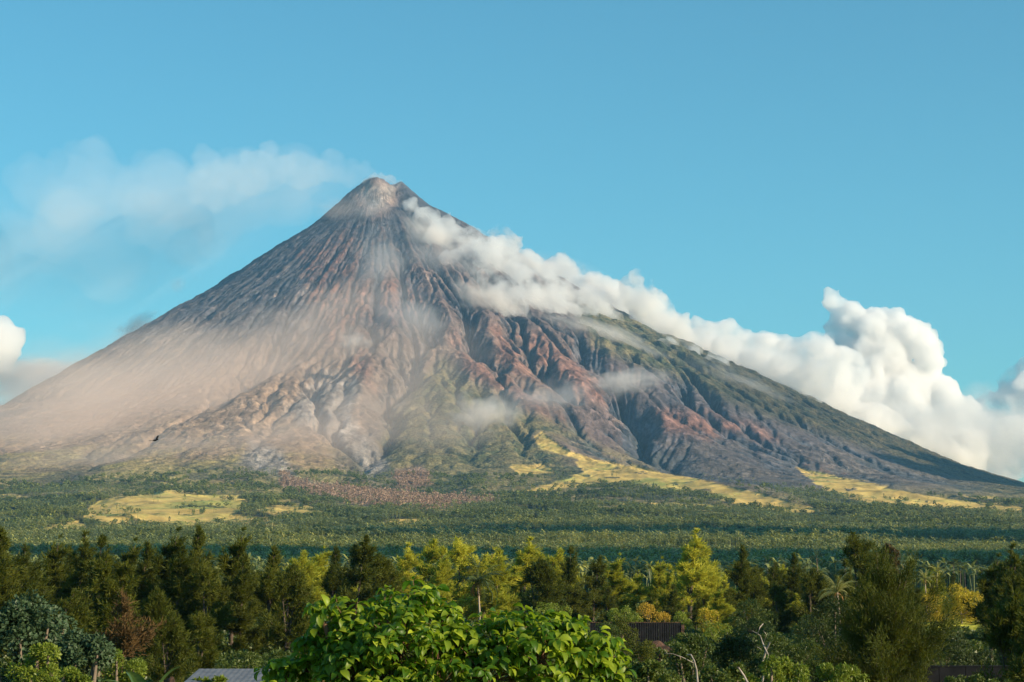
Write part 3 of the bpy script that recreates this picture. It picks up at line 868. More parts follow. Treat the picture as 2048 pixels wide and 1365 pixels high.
def scatter_tree(name, src_me, mat, pts, scl, label):
    src = bpy.data.objects.new('source', src_me)
    if not src_me.materials: src_me.materials.append(mat)
    me = bpy.data.meshes.new(name); me.vertices.add(len(pts)); me.vertices.foreach_set('co', np.asarray(pts, np.float32).ravel())
    a = me.attributes.new('rot', 'FLOAT_VECTOR', 'POINT')
    r = np.zeros((len(pts), 3), np.float32); r[:, 2] = frng.rand(len(pts)) * 6.28; r[:, 0] = frng.normal(size=len(pts)) * 0.06; r[:, 1] = frng.normal(size=len(pts)) * 0.06
    a.data.foreach_set('vector', r.ravel())
    a = me.attributes.new('scl', 'FLOAT_VECTOR', 'POINT'); a.data.foreach_set('vector', np.asarray(scl, np.float32).ravel())
    o = link(name, me, None, kind='stuff', label=label)
    ng = bpy.data.node_groups.new(name, 'GeometryNodeTree')
    ng.interface.new_socket('Geometry', in_out='INPUT', socket_type='NodeSocketGeometry')
    ng.interface.new_socket('Geometry', in_out='OUTPUT', socket_type='NodeSocketGeometry')
    gi = ng.nodes.new('NodeGroupInput'); go = ng.nodes.new('NodeGroupOutput')
    oi = ng.nodes.new('GeometryNodeObjectInfo'); oi.inputs[0].default_value = src
    ip = ng.nodes.new('GeometryNodeInstanceOnPoints')
    mp = ng.nodes.new('GeometryNodeMeshToPoints')
    def attr(nm):
        n = ng.nodes.new('GeometryNodeInputNamedAttribute'); n.data_type = 'FLOAT_VECTOR'; n.inputs[0].default_value = nm
        return n.outputs[0]
    L = ng.links.new
    L(gi.outputs[0], mp.inputs[0]); L(mp.outputs[0], ip.inputs['Points']); L(oi.outputs['Geometry'], ip.inputs['Instance'])
    e2r = ng.nodes.new('FunctionNodeEulerToRotation'); L(attr('rot'), e2r.inputs[0]); L(e2r.outputs[0], ip.inputs['Rotation'])
    L(attr('scl'), ip.inputs['Scale']); L(ip.outputs[0], go.inputs[0])
    m = o.modifiers.new('scatter', 'NODES'); m.node_group = ng
    return o

def sample_plain(n, d0, d1, power=1.0):
    u = frng.rand(n)
    d = (d0 ** (power + 1) + u * (d1 ** (power + 1) - d0 ** (power + 1))) ** (1 / (power + 1))
    a = np.radians(frng.uniform(-17.5, 17.5, n))
    x, y = d * np.sin(a), d * np.cos(a)
    z = height(x, y)
    return x, y, z, d
x, y, z, d = sample_plain(150000, 620, 7300, 0.25)
_, inf = cover(x, y, z, None)
keep = frng.rand(len(x)) < np.clip(inf['forest'] + 0.35 * inf['low'] * sstep(900, 960, inf['py']) , 0, 1) * (1 - 0.992 * inf['field']) * (1 - 0.9 * inf['burnt']) * (1 - 0.9 * inf['grey'])
patch = fbm(x / 420, y / 420, 3, 101)
gap = fbm(x / 120, y / 200, 3, 102)
keep &= (gap > -0.22) & (fbm(x / 35, y / 35, 2, 107) > -0.30)
keep &= frng.rand(len(x)) < sstep(640, 1000, d + 160 * patch)
kind = np.where(patch + 0.25 * frng.normal(size=len(x)) * 0.6 + 0.25 * (1 - sstep(2500, 5200, d)) > 0.0, 0, 1)     # palms / broadleaf
kind = np.where((kind == 1) & (fbm(x / 300, y / 300, 2, 103) > 0.15), 2, kind)
sc_ = np.interp(d, [600, 2000, 4000, 7000], [0.9, 1.0, 1.35, 1.9]) * np.exp(0.27 * frng.normal(size=len(x)))
sc_ = np.where(d < 2200, np.clip(sc_, 0.6, 1.15), sc_)
for kk, (nm, fn, mt, lb) in enumerate((('palm_plantation', palm_small, M_palmfar, 'coconut plantation covering the plain below the volcano'),
        ('broadleaf_wood', wood_small, M_woodfar, 'broadleaf wood mixed into the plantation below the volcano'),
        ('conifer_wood', cone_small, M_woodfar, 'patches of narrow trees on the foot of the volcano'))):
    m = keep & (kind == kk)
    s = sc_[m]
    scatter_tree(nm, fn(0), mt, np.stack([x[m], y[m], z[m]], 1), np.stack([s, s, s ** 0.6 * frng.uniform(0.8, 1.15, m.sum())], 1), lb)
    print(nm, m.sum())
m = frng.rand(len(x)) < inf['burnt'] * 1.0
s = sc_[m] * 0.9
scatter_tree('scorched_wood', cone_small(0), M_burnt, np.stack([x[m], y[m], z[m]], 1), np.stack([s * .8, s * .8, s * 0.8], 1), 'belt of scorched pinkish bare trees at the end of the lava fan')
# ------------------------------------------------------------------ trees near the camera
trng = np.random.RandomState(23)

def zground(x, y): return float(height(np.array([float(x)]), np.array([float(y)]))[0])

M_bark = mat_bark('grey_bark', (0.10, 0.075, 0.055), (0.22, 0.17, 0.12), 3.0)
M_barkdk = mat_bark('dark_bark', (0.045, 0.032, 0.024), (0.11, 0.08, 0.055), 3.0)
M_palmbark = mat_bark('pale_palm_bark', (0.24, 0.19, 0.14), (0.42, 0.34, 0.26), 2.0)
M_cas = mat_leaf('dark_needles', (0.020, 0.034, 0.005), (0.125, 0.135, 0.017), 0.30, 0.6, 0.15)  # dark olive, with part of the left row's dimmer light put into the colour
M_casl = mat_leaf('pale_sunlit_needles', (0.10, 0.14, 0.014), (0.58, 0.54, 0.06), 0.35, 0.6, 0.15)  # paler green, with part of the sunlight put into the colour
M_casb = mat_leaf('brown_needles', (0.05, 0.030, 0.014), (0.12, 0.075, 0.028), 0.2, 0.7, 0.1)

def casuarina(seed, H, R, n, lean=(0, 0), low=0.12, wob=0.45, sparse=0.0, strip=0.55, wd=0.055, tops=1, nl=52, wind=0.3):
    """needle tufts on the plumes of rising limbs, round one or more tapered leaders"""
    g = np.random.RandomState(seed)
    nl = int(nl * (1 - 0.45 * sparse))
    lead = [(lean[0], lean[1], 1.0)] + [(lean[0] + g.uniform(-.13, .13), lean[1] + g.uniform(-.1, .1), g.uniform(.78, .95)) for _ in range(tops - 1)]
    P0, P1, W = [], [], []
    parts = []
    for (lx, ly, hh) in lead:
        parts.append(tube([(lx * s * s * H * hh, ly * s * s * H * hh, s * H * hh - 0.3) for s in (0, .25, .5, .75, .97)], [H * .013 + .04, H * .011 + .03, H * .008 + .02, .06, .02], 7))
    gapz = [(g.uniform(.2, .9), g.uniform(0, 6.28)) for _ in range(4)]
    for k in range(nl * len(lead)):
        lx, ly, hh = lead[k % len(lead)]
        t = low + (1 - low) * g.rand() ** 0.8
        az = g.uniform(0, 6.28)
        if any(abs(t - z) < .09 and abs((az - a + 3.14) % 6.28 - 3.14) < 1.0 for z, a in gapz): continue
        pf = np.interp(t, [0, low, low + 0.15, 0.5, 0.78, 0.92, 1.0], [0.3, 0.6, 1.0, 0.84, 0.46, 0.20, 0.05])
        L = R * pf * g.uniform(1 - wob, 1 + wob * .7) * (0.85 if len(lead) > 1 else 1)
        rise = math.radians(np.interp(t, [0, .5, 1], [12, 34, 68]) + g.normal() * 12)
        o = np.array([lx * t * t * H * hh, ly * t * t * H * hh, t * H * hh])
        d = np.array([math.cos(az) * math.cos(rise) + wind * .5, math.sin(az) * math.cos(rise), math.sin(rise)])
        path = lambda u: o + d * L * u + np.array([0, 0, .28 * L * u * u])
        parts.append(tube([path(0), path(.45), path(.95)], [.03 + .012 * L, .03, .012], 3))
        m = int(3 + 4.5 * L)
        for q in range(m):
            u = g.uniform(.18, 1.0) if q else 1.0
            pd = d * .75 + g.normal(size=3) * .55 + np.array([wind * .6, 0, .45]); pd /= np.linalg.norm(pd)
            pl = (0.28 * L * (1.15 - .6 * u) + .45 * min(1, L / 1.3)) * g.uniform(.6, 1.3)
            a = path(u * .92); P0.append(a); P1.append(a + pd * pl); W.append(pl)
    P0, P1, W = np.array(P0), np.array(P1), np.array(W)
    k = g.choice(len(W), n, p=W / W.sum()); u = g.rand(n) ** .8
    p = P0[k] + (P1 - P0)[k] * u[:, None] + g.normal(size=(n, 3)) * np.minimum(.05 + .11 * W[k], .2)[:, None]
    a = (P1 - P0)[k] / W[k][:, None] * .9 + g.normal(size=(n, 3)) * .42 + np.array([wind * .4, 0, .12])
    a /= np.linalg.norm(a, axis=1)[:, None]
    b = np.cross(a, g.normal(size=(n, 3))); b /= np.linalg.norm(b, axis=1)[:, None]
    ln = (strip * g.uniform(0.5, 1.35, n))[:, None]; ww = (wd * g.uniform(0.6, 1.4, n))[:, None]
    V = np.stack([p - b * ww, p + b * ww, p + a * ln], 1).reshape(-1, 3)
    F = (np.arange(n) * 3)[:, None] + np.arange(3)
    tone = np.clip(0.45 + 0.24 * g.normal(size=len(W)), 0, 1)[k] * 0.65 + 0.35 * g.rand(n)
    me = var_mesh('crown', V, F, np.repeat(tone, 3))
    V2, F2 = join(parts)
    return me, mesh_from('trunk', np.array(V2), np.array(F2))

CAS = [casuarina(1, 16, 3.6, 20000, (0.04, 0), 0.05, tops=2), casuarina(2, 15, 3.4, 18000, (0.03, 0), 0.08, tops=3), casuarina(3, 17, 3.9, 22000, (0.02, 0.03), 0.04, 0.5, tops=2),
       casuarina(4, 14, 2.4, 12000, (0.07, 0), 0.12, 0.5), casuarina(5, 16, 2.8, 9000, (0.05, 0), 0.28, 0.6, 0.5, tops=2), casuarina(6, 13, 3.8, 19000, (0.02, 0), 0.03, 0.5, tops=3),
       casuarina(7, 15, 3.0, 16000, (0.09, 0), 0.06, 0.55), casuarina(8, 15, 3.6, 15000, (-0.02, 0.02), 0.10, 0.6, 0.2, tops=2)]
CASH = [16, 15, 17, 14, 16, 13, 15, 15]
_cache = {}
def mesh_with(me, mat):
    k = (me.name, mat.name)
    if k not in _cache:
        c = me.copy(); c.name = me.name.split('.')[0]; c.materials.clear(); c.materials.append(mat); _cache[k] = c
    return _cache[k]

def empty(name, loc, label, cat, group=None):
    o = bpy.data.objects.new(name, None); col.objects.link(o); o.location = loc
    o['label'] = label; o['category'] = cat
    if group: o['group'] = group
    return o

def tree_at(px, top, Y, v, mat, label, group, wide=1.0, name='casuarina_tree', bark=None, rz=None):
    a, b = ray(px, top)
    x = a * Y; zt = EYE + b * Y; zg = zground(x, Y) - 0.15
    h = max(zt - zg, 2.0)
    r = empty(name, (x, Y, zg), label, 'tree', group)
    s = h / CASH[v]
    if mat is M_casl: wide *= 1.2
    r.scale = (s * wide, s * wide, s); r.rotation_euler = (0, 0, trng.uniform(-0.7, 0.7) if rz is None else rz)
    cm, tm = CAS[v]
    link('crown', mesh_with(cm, mat), None, r); link('trunk', mesh_with(tm, bark or M_barkdk), None, r)
    return r
G1 = 'dark casuarinas in the row on the left'
G2 = 'sunlit casuarinas in the middle of the tree line'
G3 = 'casuarinas on the right of the tree line'
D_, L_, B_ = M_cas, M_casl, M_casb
T = [
 (-12, 1062, 250, 0, D_, 'dark casuarina cut off by the left edge of the view, tip showing', G1, 1.2),
 (42, 1092, 262, 1, D_, 'rounded olive casuarina second from the left edge', G1, 1.25),
 (98, 1074, 290, 3, D_, 'dark casuarina with a double pointed tip near the left edge', G1, 1.2),
 (130, 1096, 300, 0, D_, 'lower olive casuarina between the double tipped one and the next peak', G1, 1.1),
 (157, 1068, 270, 4, D_, 'casuarina with a ragged bushy tip right of the double tipped one', G1, 1.2),
 (198, 1074, 265, 2, D_, 'casuarina with a brownish narrow tip above the bare brown tree', G1, 1.1),
 (212, 1110, 235, 1, D_, 'lower casuarina standing just behind the withered brown tree', G1, 1.3),
 (249, 1080, 285, 3, D_, 'slender dark casuarina left of the pair of broad twins', G1, 1.3),
 (283, 1088, 275, 0, D_, 'dense dark casuarina between two taller pointed ones on the left', G1, 1.15),
 (331, 1060, 270, 3, D_, 'tall casuarina whose brownish tip bends to the right', G1, 1.35),
 (352, 1098, 258, 2, D_, 'broad casuarina filling the gap between the two tallest left tips', G1, 1.05),
 (386, 1058, 275, 0, D_, 'tall casuarina with a thick dark windblown tip', G1, 1.1),
 (412, 1122, 255, 5, D_, 'smooth sloping casuarina right of the thick windblown tip', G1, 1.1),
 (465, 1060, 280, 3, D_, 'tall isolated casuarina spire left of the bright young trees', G1, 1.25),
 (482, 1112, 262, 2, D_, 'wide casuarina at the foot of the isolated spire', G1, 1.15),
 (538, 1098, 268, 0, D_, 'last dark casuarina of the left row beside the pale yellow one', G1, 1.3),
 (575, 1135, 250, 5, D_, 'broad olive casuarina in front of the pale yellow one', G1, 1.1),
 (310, 1180, 215, 5, D_, 'small casuarina in front of the left row above the brown bank', G1, .9),
 (60, 1170, 215, 2, D_, 'full casuarina in front of the left row behind the blue green treetop', G1, 1.1),
 (140, 1180, 205, 1, D_, 'leaning casuarina in front of the left row beside the treetop', G1, 1.2),
 (335, 1230, 190, 5, D_, 'lowest casuarina of the left row with feathery branches near the grassy bank', G1, 1.0),
 (400, 1225, 200, 1, D_, 'young casuarina above the grey roof', G1, 1.2),
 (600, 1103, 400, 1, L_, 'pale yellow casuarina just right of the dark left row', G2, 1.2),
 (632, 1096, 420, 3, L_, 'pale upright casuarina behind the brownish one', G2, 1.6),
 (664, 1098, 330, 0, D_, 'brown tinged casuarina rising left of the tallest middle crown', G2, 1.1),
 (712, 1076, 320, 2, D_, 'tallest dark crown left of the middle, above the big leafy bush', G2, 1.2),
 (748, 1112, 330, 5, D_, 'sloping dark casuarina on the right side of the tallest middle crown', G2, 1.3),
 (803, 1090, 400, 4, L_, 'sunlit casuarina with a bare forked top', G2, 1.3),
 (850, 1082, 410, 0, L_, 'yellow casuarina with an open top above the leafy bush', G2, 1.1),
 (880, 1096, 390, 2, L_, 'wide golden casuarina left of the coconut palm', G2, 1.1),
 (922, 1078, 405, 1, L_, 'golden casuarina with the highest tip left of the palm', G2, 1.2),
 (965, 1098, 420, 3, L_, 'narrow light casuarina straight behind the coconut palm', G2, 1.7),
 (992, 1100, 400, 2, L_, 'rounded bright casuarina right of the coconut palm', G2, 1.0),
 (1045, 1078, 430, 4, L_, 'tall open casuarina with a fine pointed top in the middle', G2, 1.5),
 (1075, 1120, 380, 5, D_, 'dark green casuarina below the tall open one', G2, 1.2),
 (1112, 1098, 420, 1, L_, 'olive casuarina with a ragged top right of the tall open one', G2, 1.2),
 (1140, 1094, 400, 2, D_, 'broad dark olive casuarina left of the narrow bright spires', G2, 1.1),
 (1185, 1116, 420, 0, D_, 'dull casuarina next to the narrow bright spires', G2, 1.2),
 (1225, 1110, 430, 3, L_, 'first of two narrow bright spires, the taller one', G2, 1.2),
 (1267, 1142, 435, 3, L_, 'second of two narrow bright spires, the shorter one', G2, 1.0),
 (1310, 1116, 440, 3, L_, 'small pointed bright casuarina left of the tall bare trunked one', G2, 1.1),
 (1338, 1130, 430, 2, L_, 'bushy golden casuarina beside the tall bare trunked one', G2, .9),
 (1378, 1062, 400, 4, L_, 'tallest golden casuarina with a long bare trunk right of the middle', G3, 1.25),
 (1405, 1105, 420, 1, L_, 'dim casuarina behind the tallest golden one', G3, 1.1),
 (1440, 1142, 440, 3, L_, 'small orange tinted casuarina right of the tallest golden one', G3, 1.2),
 (1476, 1094, 400, 0, D_, 'dark casuarina with a hooked top right of the orange tinted one', G3, 1.2),
 (1500, 1140, 420, 5, D_, 'low dark casuarina beside the hooked top', G3, 1.1),
 (1545, 1125, 430, 1, D_, 'grey green casuarina left of the large rounded one', G3, 1.2),
 (1580, 1110, 420, 0, D_, 'dusky casuarina with a broad point behind the rounded one', G3, 1.2),
 (1620, 1140, 330, 5, D_, 'large rounded casuarina left of the dark layered tree', G3, 1.15),
 (1655, 1160, 420, 1, D_, 'slim casuarina seen between rounded and feathery trees', G3, 1.2),
 (1712, 1066, 330, 1, D_, 'tall dark cone shaped casuarina on the right', G3, 1.2),
 (1738, 1100, 340, 3, D_, 'slim dark casuarina touching the tall cone on its right', G3, 1.2),
 (1690, 1120, 320, 2, D_, 'wide skirted casuarina on the left of the tall cone', G3, 1.0),
 (1826, 1170, 380, 5, D_, 'low dark casuarina left of the golden round trees', G3, 1.0),
 (1976, 1112, 260, 3, D_, 'thin spire left of the trees at the right edge', G3, 1.3),
 (2008, 1092, 250, 4, D_, 'spire with a sparse top near the right edge', G3, 1.3),
 (2030, 1112, 240, 2, D_, 'full dark casuarina by the right edge', G3, 1.0),
 (2062, 1080, 230, 0, D_, 'dark casuarina cut off by the right edge', G3, 1.2),
 (2020, 1190, 130, 5, D_, 'near black casuarina filling the lower right corner', G3, .9),
 (2075, 1150, 125, 2, D_, 'nearest dark tree leaning in at the lower right edge', G3, 1.0),
 (2010, 1246, 190, 5, D_, 'low dark tree in front of the sunny meadow on its right', G3, 1.2),
]
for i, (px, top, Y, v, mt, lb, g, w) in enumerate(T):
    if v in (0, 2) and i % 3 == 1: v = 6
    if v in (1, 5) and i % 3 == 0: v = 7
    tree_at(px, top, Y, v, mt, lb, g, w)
# young trees that fill the ranks behind, too alike to tell apart
for k in range(60):
    px = trng.uniform(-30, 2080); Y = trng.uniform(470, 640)
    tree_at(px, trng.uniform(1128, 1162), Y, trng.randint(8), D_ if trng.rand() < 0.62 else L_, 'one of the many small casuarinas in the hazy rank behind the front trees', 'small casuarinas behind the front trees', 1.3)
for k in range(26):
    px = trng.uniform(560, 1700); Y = trng.uniform(330, 470)
    tree_at(px, trng.uniform(1160, 1205), Y, trng.randint(8), D_ if trng.rand() < 0.5 else L_, 'one of the low young casuarinas at the feet of the middle trees', 'low young casuarinas at the feet of the middle trees', 1.3)
# withered one
cm, tm = casuarina(31, 9, 2.4, 2600, (0.02, 0), 0.25, 0.6, 0.5)
a_, b_ = ray(245, 1195); Yw = 178
r = empty('withered_tree', (a_ * Yw, Yw, zground(a_ * Yw, Yw)), 'withered rusty brown casuarina with bare limbs in front of the dark left row', 'tree')
hw = EYE + b_ * Yw - r.location.z; r.scale = (hw / 9,) * 3
link('crown', mesh_with(cm, B_), None, r); link('trunk', mesh_with(tm, mat_bark('rusty_bark', (0.07, 0.035, 0.02), (0.14, 0.07, 0.04))), None, r)
# sparse dark conifer with drooping boughs
def drooper():
    g = np.random.RandomState(41); parts = []; V = []; tone = []
    for k in range(46):
        t = 0.25 + 0.72 * k / 46; az = g.rand() * 6.28; L = 2.6 * (1.05 - t) ** 0.7 + 0.3
        o = np.array([0, 0, 14 * t]); mid = o + np.array([math.cos(az) * L * .6, math.sin(az) * L * .6, 0.35]); end = o + np.array([math.cos(az) * L, math.sin(az) * L, -0.2])
        parts.append(tube([o, mid, end], [.06, .04, .02], 3))
        for _ in range(90):
            u = g.rand(); p = o + (end - o) * u + np.array([0, 0, 0.5 * u * (1 - u) * 2]) + g.normal(size=3) * .12
            a = np.array([g.normal() * .25, g.normal() * .25, -1.0 * g.uniform(.4, 1)]); b = np.cross(a, g.normal(size=3)); b /= np.linalg.norm(b)
            V += [p - b * .07, p + b * .07, p + a * .7]; tone += [g.rand()] * 3
    parts.append(tube([(0, 0, -.3), (0, 0, 7), (0.1, 0, 14)], [.22, .15, .03], 6))
    Vt, Ft = join(parts)
    return var_mesh('crown', np.array(V), np.arange(len(V)).reshape(-1, 3), tone), mesh_from('trunk', np.array(Vt), np.array(Ft))
cm, tm = drooper()
a_, b_ = ray(1776, 1082); Yw = 300; r = empty('drooping_conifer', (a_ * Yw, Yw, zground(a_ * Yw, Yw)), 'sparse brownish conifer with drooping boughs right of the tall dark cone', 'tree')
s = (EYE + b_ * Yw - r.location.z) / 14; r.scale = (s * 1.25, s * 1.25, s)
link('crown', mesh_with(cm, mat_leaf('rust_green_needles', (0.035, 0.035, 0.012), (0.12, 0.075, 0.03), .2, .7, .1)), None, r); link('trunk', mesh_with(tm, M_barkdk), None, r)

# ---------------- coconut palms
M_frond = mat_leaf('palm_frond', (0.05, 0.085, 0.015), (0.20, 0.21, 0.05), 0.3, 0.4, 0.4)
M_frondy = mat_leaf('sunny_palm_frond', (0.16, 0.18, 0.05), (0.38, 0.36, 0.12), 0.3, 0.4, 0.4)  # sunlight on these palms is put into the frond colour
M_frondd = mat_leaf('dark_palm_frond', (0.02, 0.035, 0.008), (0.08, 0.10, 0.02), 0.2, 0.4, 0.4)  # cloud shade at the plantation front is put into the frond colour
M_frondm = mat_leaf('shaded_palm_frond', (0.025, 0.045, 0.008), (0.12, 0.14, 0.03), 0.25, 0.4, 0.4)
M_dead = mat_leaf('dead_frond', (0.14, 0.075, 0.03), (0.28, 0.16, 0.06), 0.2, 0.8, 0.1)
def frond_mesh(seed, L=4.2, droop=1.6, up=0.7):
    """one palm frond: a bent rib with leaflets hanging from both sides, pointing along +x"""
    g = np.random.RandomState(seed); V, F, tone = [], [], []
    p = np.zeros(3); pts = [p.copy()]; n = 26
    for s in range(n):
        e = up - droop * (s / n) ** 1.2
        p = p + np.array([math.cos(e), 0, math.sin(e)]) * L / n; pts.append(p.copy())
    rv, rf = tube(pts[::3], [0.05 * (1 - 0.8 * i / 9) for i in range(len(pts[::3]))], 4)
    V += list(rv); tone += [0.8] * len(rv)
    for a, b, c, d in rf: F += [(a, b, c), (a, c, d)]
    for s in range(3, n):
        t = s / n; ln = 0.95 * math.sin(math.pi * (0.12 + 0.85 * t)) * L / 4.2
        for sd in (-1, 1):
            base = len(V); q = pts[s]; dr = g.uniform(0.35, 0.75)
            w = np.array([0.07, 0, 0]); e = q + np.array([0.35 * ln, sd * ln * math.cos(dr), -ln * math.sin(dr)])
            V += [q - w, q + w, e]; F.append((base, base + 1, base + 2)); tone += [g.uniform(0.2, 0.9)] * 3
    return var_mesh('frond', np.array(V), np.array(F), tone)
FR = [frond_mesh(1), frond_mesh(2, 4.4, 1.2, 1.0), frond_mesh(3, 4.0, 2.2, 0.4)]
def palm_at(px, top, Y, label, mat, nf=16, trunkmat=None, size=1.0, dead=3, group=None):
    a, b = ray(px, top); x = a * Y; zg = zground(x, Y) - 0.2
    H = EYE + b * Y - zg - 1.6 * size
    r = empty('coconut_palm', (x, Y, zg), label, 'palm', group)
    lean = trng.uniform(-0.05, 0.05)
    v, f = tube([(lean * H * s * s, 0, H * s) for s in (0, .2, .4, .6, .8, 1)], [.24, .18, .15, .14, .13, .12], 8)
    link('trunk', mesh_from('trunk', np.array(v), np.array(f)), trunkmat or M_palmbark, r)
    for k in range(nf + dead):
        dd = k >= nf
        o = link('frond', mesh_with(FR[2 if dd else trng.randint(2) if k % 3 else 2], M_dead if dd else mat), None, r)
        o.location = (lean * H, 0, H); o.scale = (size,) * 3
        o.rotation_euler = (0, (0.75 if dd else trng.uniform(-0.75, 0.6)), 2.4 * k + trng.uniform(-.3, .3))
        if dd: o.scale = (size * .6,) * 3
    return r
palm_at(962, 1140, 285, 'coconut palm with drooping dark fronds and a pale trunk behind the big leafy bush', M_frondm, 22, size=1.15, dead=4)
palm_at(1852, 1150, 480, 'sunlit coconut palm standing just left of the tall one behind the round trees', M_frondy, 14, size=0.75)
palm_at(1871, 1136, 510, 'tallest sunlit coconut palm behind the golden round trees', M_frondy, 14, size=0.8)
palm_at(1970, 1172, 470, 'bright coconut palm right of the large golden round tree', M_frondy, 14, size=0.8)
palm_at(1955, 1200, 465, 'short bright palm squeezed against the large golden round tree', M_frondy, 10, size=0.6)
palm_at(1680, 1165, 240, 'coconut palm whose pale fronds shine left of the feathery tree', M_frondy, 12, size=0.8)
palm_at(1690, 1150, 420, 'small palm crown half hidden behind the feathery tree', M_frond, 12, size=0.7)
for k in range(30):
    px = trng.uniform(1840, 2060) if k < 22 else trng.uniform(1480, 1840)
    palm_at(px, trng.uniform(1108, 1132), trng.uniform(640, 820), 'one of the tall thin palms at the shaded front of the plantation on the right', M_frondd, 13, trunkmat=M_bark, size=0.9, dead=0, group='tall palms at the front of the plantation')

# ---------------- broadleaf crowns and bushes
def crown_mesh(name, lumps, n, size, seed, ratio=0.5, fold=True):
    """leaves on and in a set of overlapping lumps (x, y, z, r); each leaf two triangles with a keel"""
    g = np.random.RandomState(seed)
    L = np.array(lumps, float); w = L[:, 3] ** 2; k = g.choice(len(L), n, p=w / w.sum())
    d = g.normal(size=(n, 3)); d /= np.linalg.norm(d, axis=1)[:, None]
    d[:, 2] = np.where((d[:, 2] < -0.3) & (g.rand(n) < 0.6), -d[:, 2], d[:, 2])
    c = L[k, :3] + d * (L[k, 3] * g.uniform(0.6, 1.03, n) ** 0.5)[:, None]
    c += 0.06 * L[k, 3][:, None] * g.normal(size=(n, 3))
    a = d * 0.6 + g.normal(size=(n, 3)) * 0.7; a[:, 2] -= 0.2; a /= np.linalg.norm(a, axis=1)[:, None]
    up = d * 0.8 + np.array([0, 0, 0.9]) + 0.4 * g.normal(size=(n, 3))
    b = np.cross(a, up); b /= np.linalg.norm(b, axis=1)[:, None] + 1e-9
    nn = np.cross(b, a)
    s = (size * g.uniform(0.6, 1.25, n))[:, None]
    V = np.stack([c, c + a * s * 0.5 + b * s * ratio * 0.5 + nn * s * 0.08, c + a * s, c + a * s * 0.5 - b * s * ratio * 0.5 + nn * s * 0.08], 1).reshape(-1, 3)
    o = (np.arange(n) * 4)[:, None]
    F = np.concatenate([o + np.array([0, 1, 2]), o + np.array([0, 2, 3])])
    return var_mesh(name, V, F, np.repeat(np.clip(0.5 + 0.28 * g.normal(size=n), 0, 1), 4))

def lump_set(cx, cz, rx, rz, n, g, ry=None):
    out = []
    for _ in range(n):
        a = g.rand() * 6.28; u = math.sqrt(g.rand()); h = g.uniform(-1, 1)
        k = math.sqrt(max(0, 1 - h * h)) * u
        out.append((cx + rx * k * math.cos(a) * .8, (ry or rx) * k * math.sin(a) * .8, cz + rz * h * .75, 0.42 * min(rx, rz) * g.uniform(.6, 1.1)))
    return out

def broadleaf(px, top, wpx, hpx, Y, mat, n, size, label, cat='tree', name='broadleaf_tree', bark=None, group=None, nl=18, stems=4, ratio=0.5, seed=None):
    g = np.random.RandomState(seed if seed is not None else trng.randint(99999))
    a, b = ray(px, top); x = a * Y; zt = EYE + b * Y; zg = zground(x, Y) - 0.1
    rx = wpx / 2 * Y / FPX; rz = hpx / 2 * Y / FPX
    r = empty(name, (x, Y, zg), label, cat, group)
    cz = zt - zg - rz
    lumps = lump_set(0, cz, rx, rz, nl, g)
    link('crown', crown_mesh('crown', lumps, n, size, g.randint(9999), ratio), mat, r)
    parts = []
    base = max(0.0, 0.0); R = 0.02 * cz + 0.06
    fork = cz * 0.55
    parts.append(tube([(0, 0, -0.3), (0.1 * R, 0, fork * .5), (0, 0, fork)], [R * 1.3, R, R * .8], 7))
    for i in range(stems * 3):
        l = lumps[i % len(lumps)]
        e = np.array(l[:3]); m = np.array([e[0] * .4, e[1] * .4, fork + (e[2] - fork) * .55])
        parts.append(tube([(0, 0, fork * .92), m, e], [R * .6, R * .4, R * .12], 5))
    v, f = join(parts)
    link('trunk' if cat == 'tree' else 'stem', mesh_from('trunk', np.array(v), np.array(f)), bark or M_bark, r)
    return r
M_blue = mat_leaf('bluish_leaf', (0.02, 0.042, 0.016), (0.075, 0.12, 0.055), 0.2, 0.5, 0.25)  # bluish leaf, shade on the near treetop put into its dark colour
M_ygreen = mat_leaf('yellow_green_leaf', (0.08, 0.12, 0.012), (0.24, 0.29, 0.035), 0.35, 0.45, 0.35)
M_mid = mat_leaf('mid_green_leaf', (0.030, 0.055, 0.010), (0.12, 0.155, 0.028), 0.3, 0.45, 0.35)
M_dark = mat_leaf('shaded_green_leaf', (0.012, 0.025, 0.006), (0.055, 0.075, 0.014), 0.2, 0.5, 0.3)  # green darkened so the colour carries the shade on near growth
M_gold = mat_leaf('golden_leaf', (0.22, 0.19, 0.012), (0.55, 0.42, 0.03), 0.3, 0.5, 0.3)
M_orange = mat_leaf('orange_leaf', (0.36, 0.24, 0.03), (0.62, 0.42, 0.06), 0.3, 0.5, 0.2)
M_grassl = mat_leaf('dry_grass_blade', (0.16, 0.14, 0.05), (0.34, 0.29, 0.12), 0.3, 0.7, 0.1)
bl = broadleaf
bl(1922, 1172, 92, 78, 455, M_gold, 9000, 0.42, 'larger golden round tree on the sunny meadow', nl=26, bark=M_palmbark, seed=3)
bl(1858, 1184, 74, 68, 465, M_gold, 6500, 0.42, 'smaller golden round tree left of the larger one', nl=22, bark=M_palmbark, seed=4)
bl(1668, 1190, 110, 170, 150, M_dark, 9000, 0.20, 'dark layered tree left of the feathery tree', nl=30)
bl(60, 1205, 270, 190, 62, M_blue, 11000, 0.15, 'blue green small leaved treetop in the lower left corner', nl=30, ratio=.75, seed=8)
bl(170, 1265, 150, 130, 58, M_blue, 6000, 0.14, 'lower right shoulder of blue green foliage in the lower left', nl=20, ratio=.75)
bl(75, 1290, 110, 90, 50, M_ygreen, 3500, 0.11, 'yellow green shrub poking through the blue green treetop', cat='shrub', name='shrub', nl=14)
bl(240, 1300, 110, 90, 66, M_ygreen, 4000, 0.12, 'bright yellow green shrub between the corner treetop and the brown bank', cat='shrub', name='shrub', nl=14)
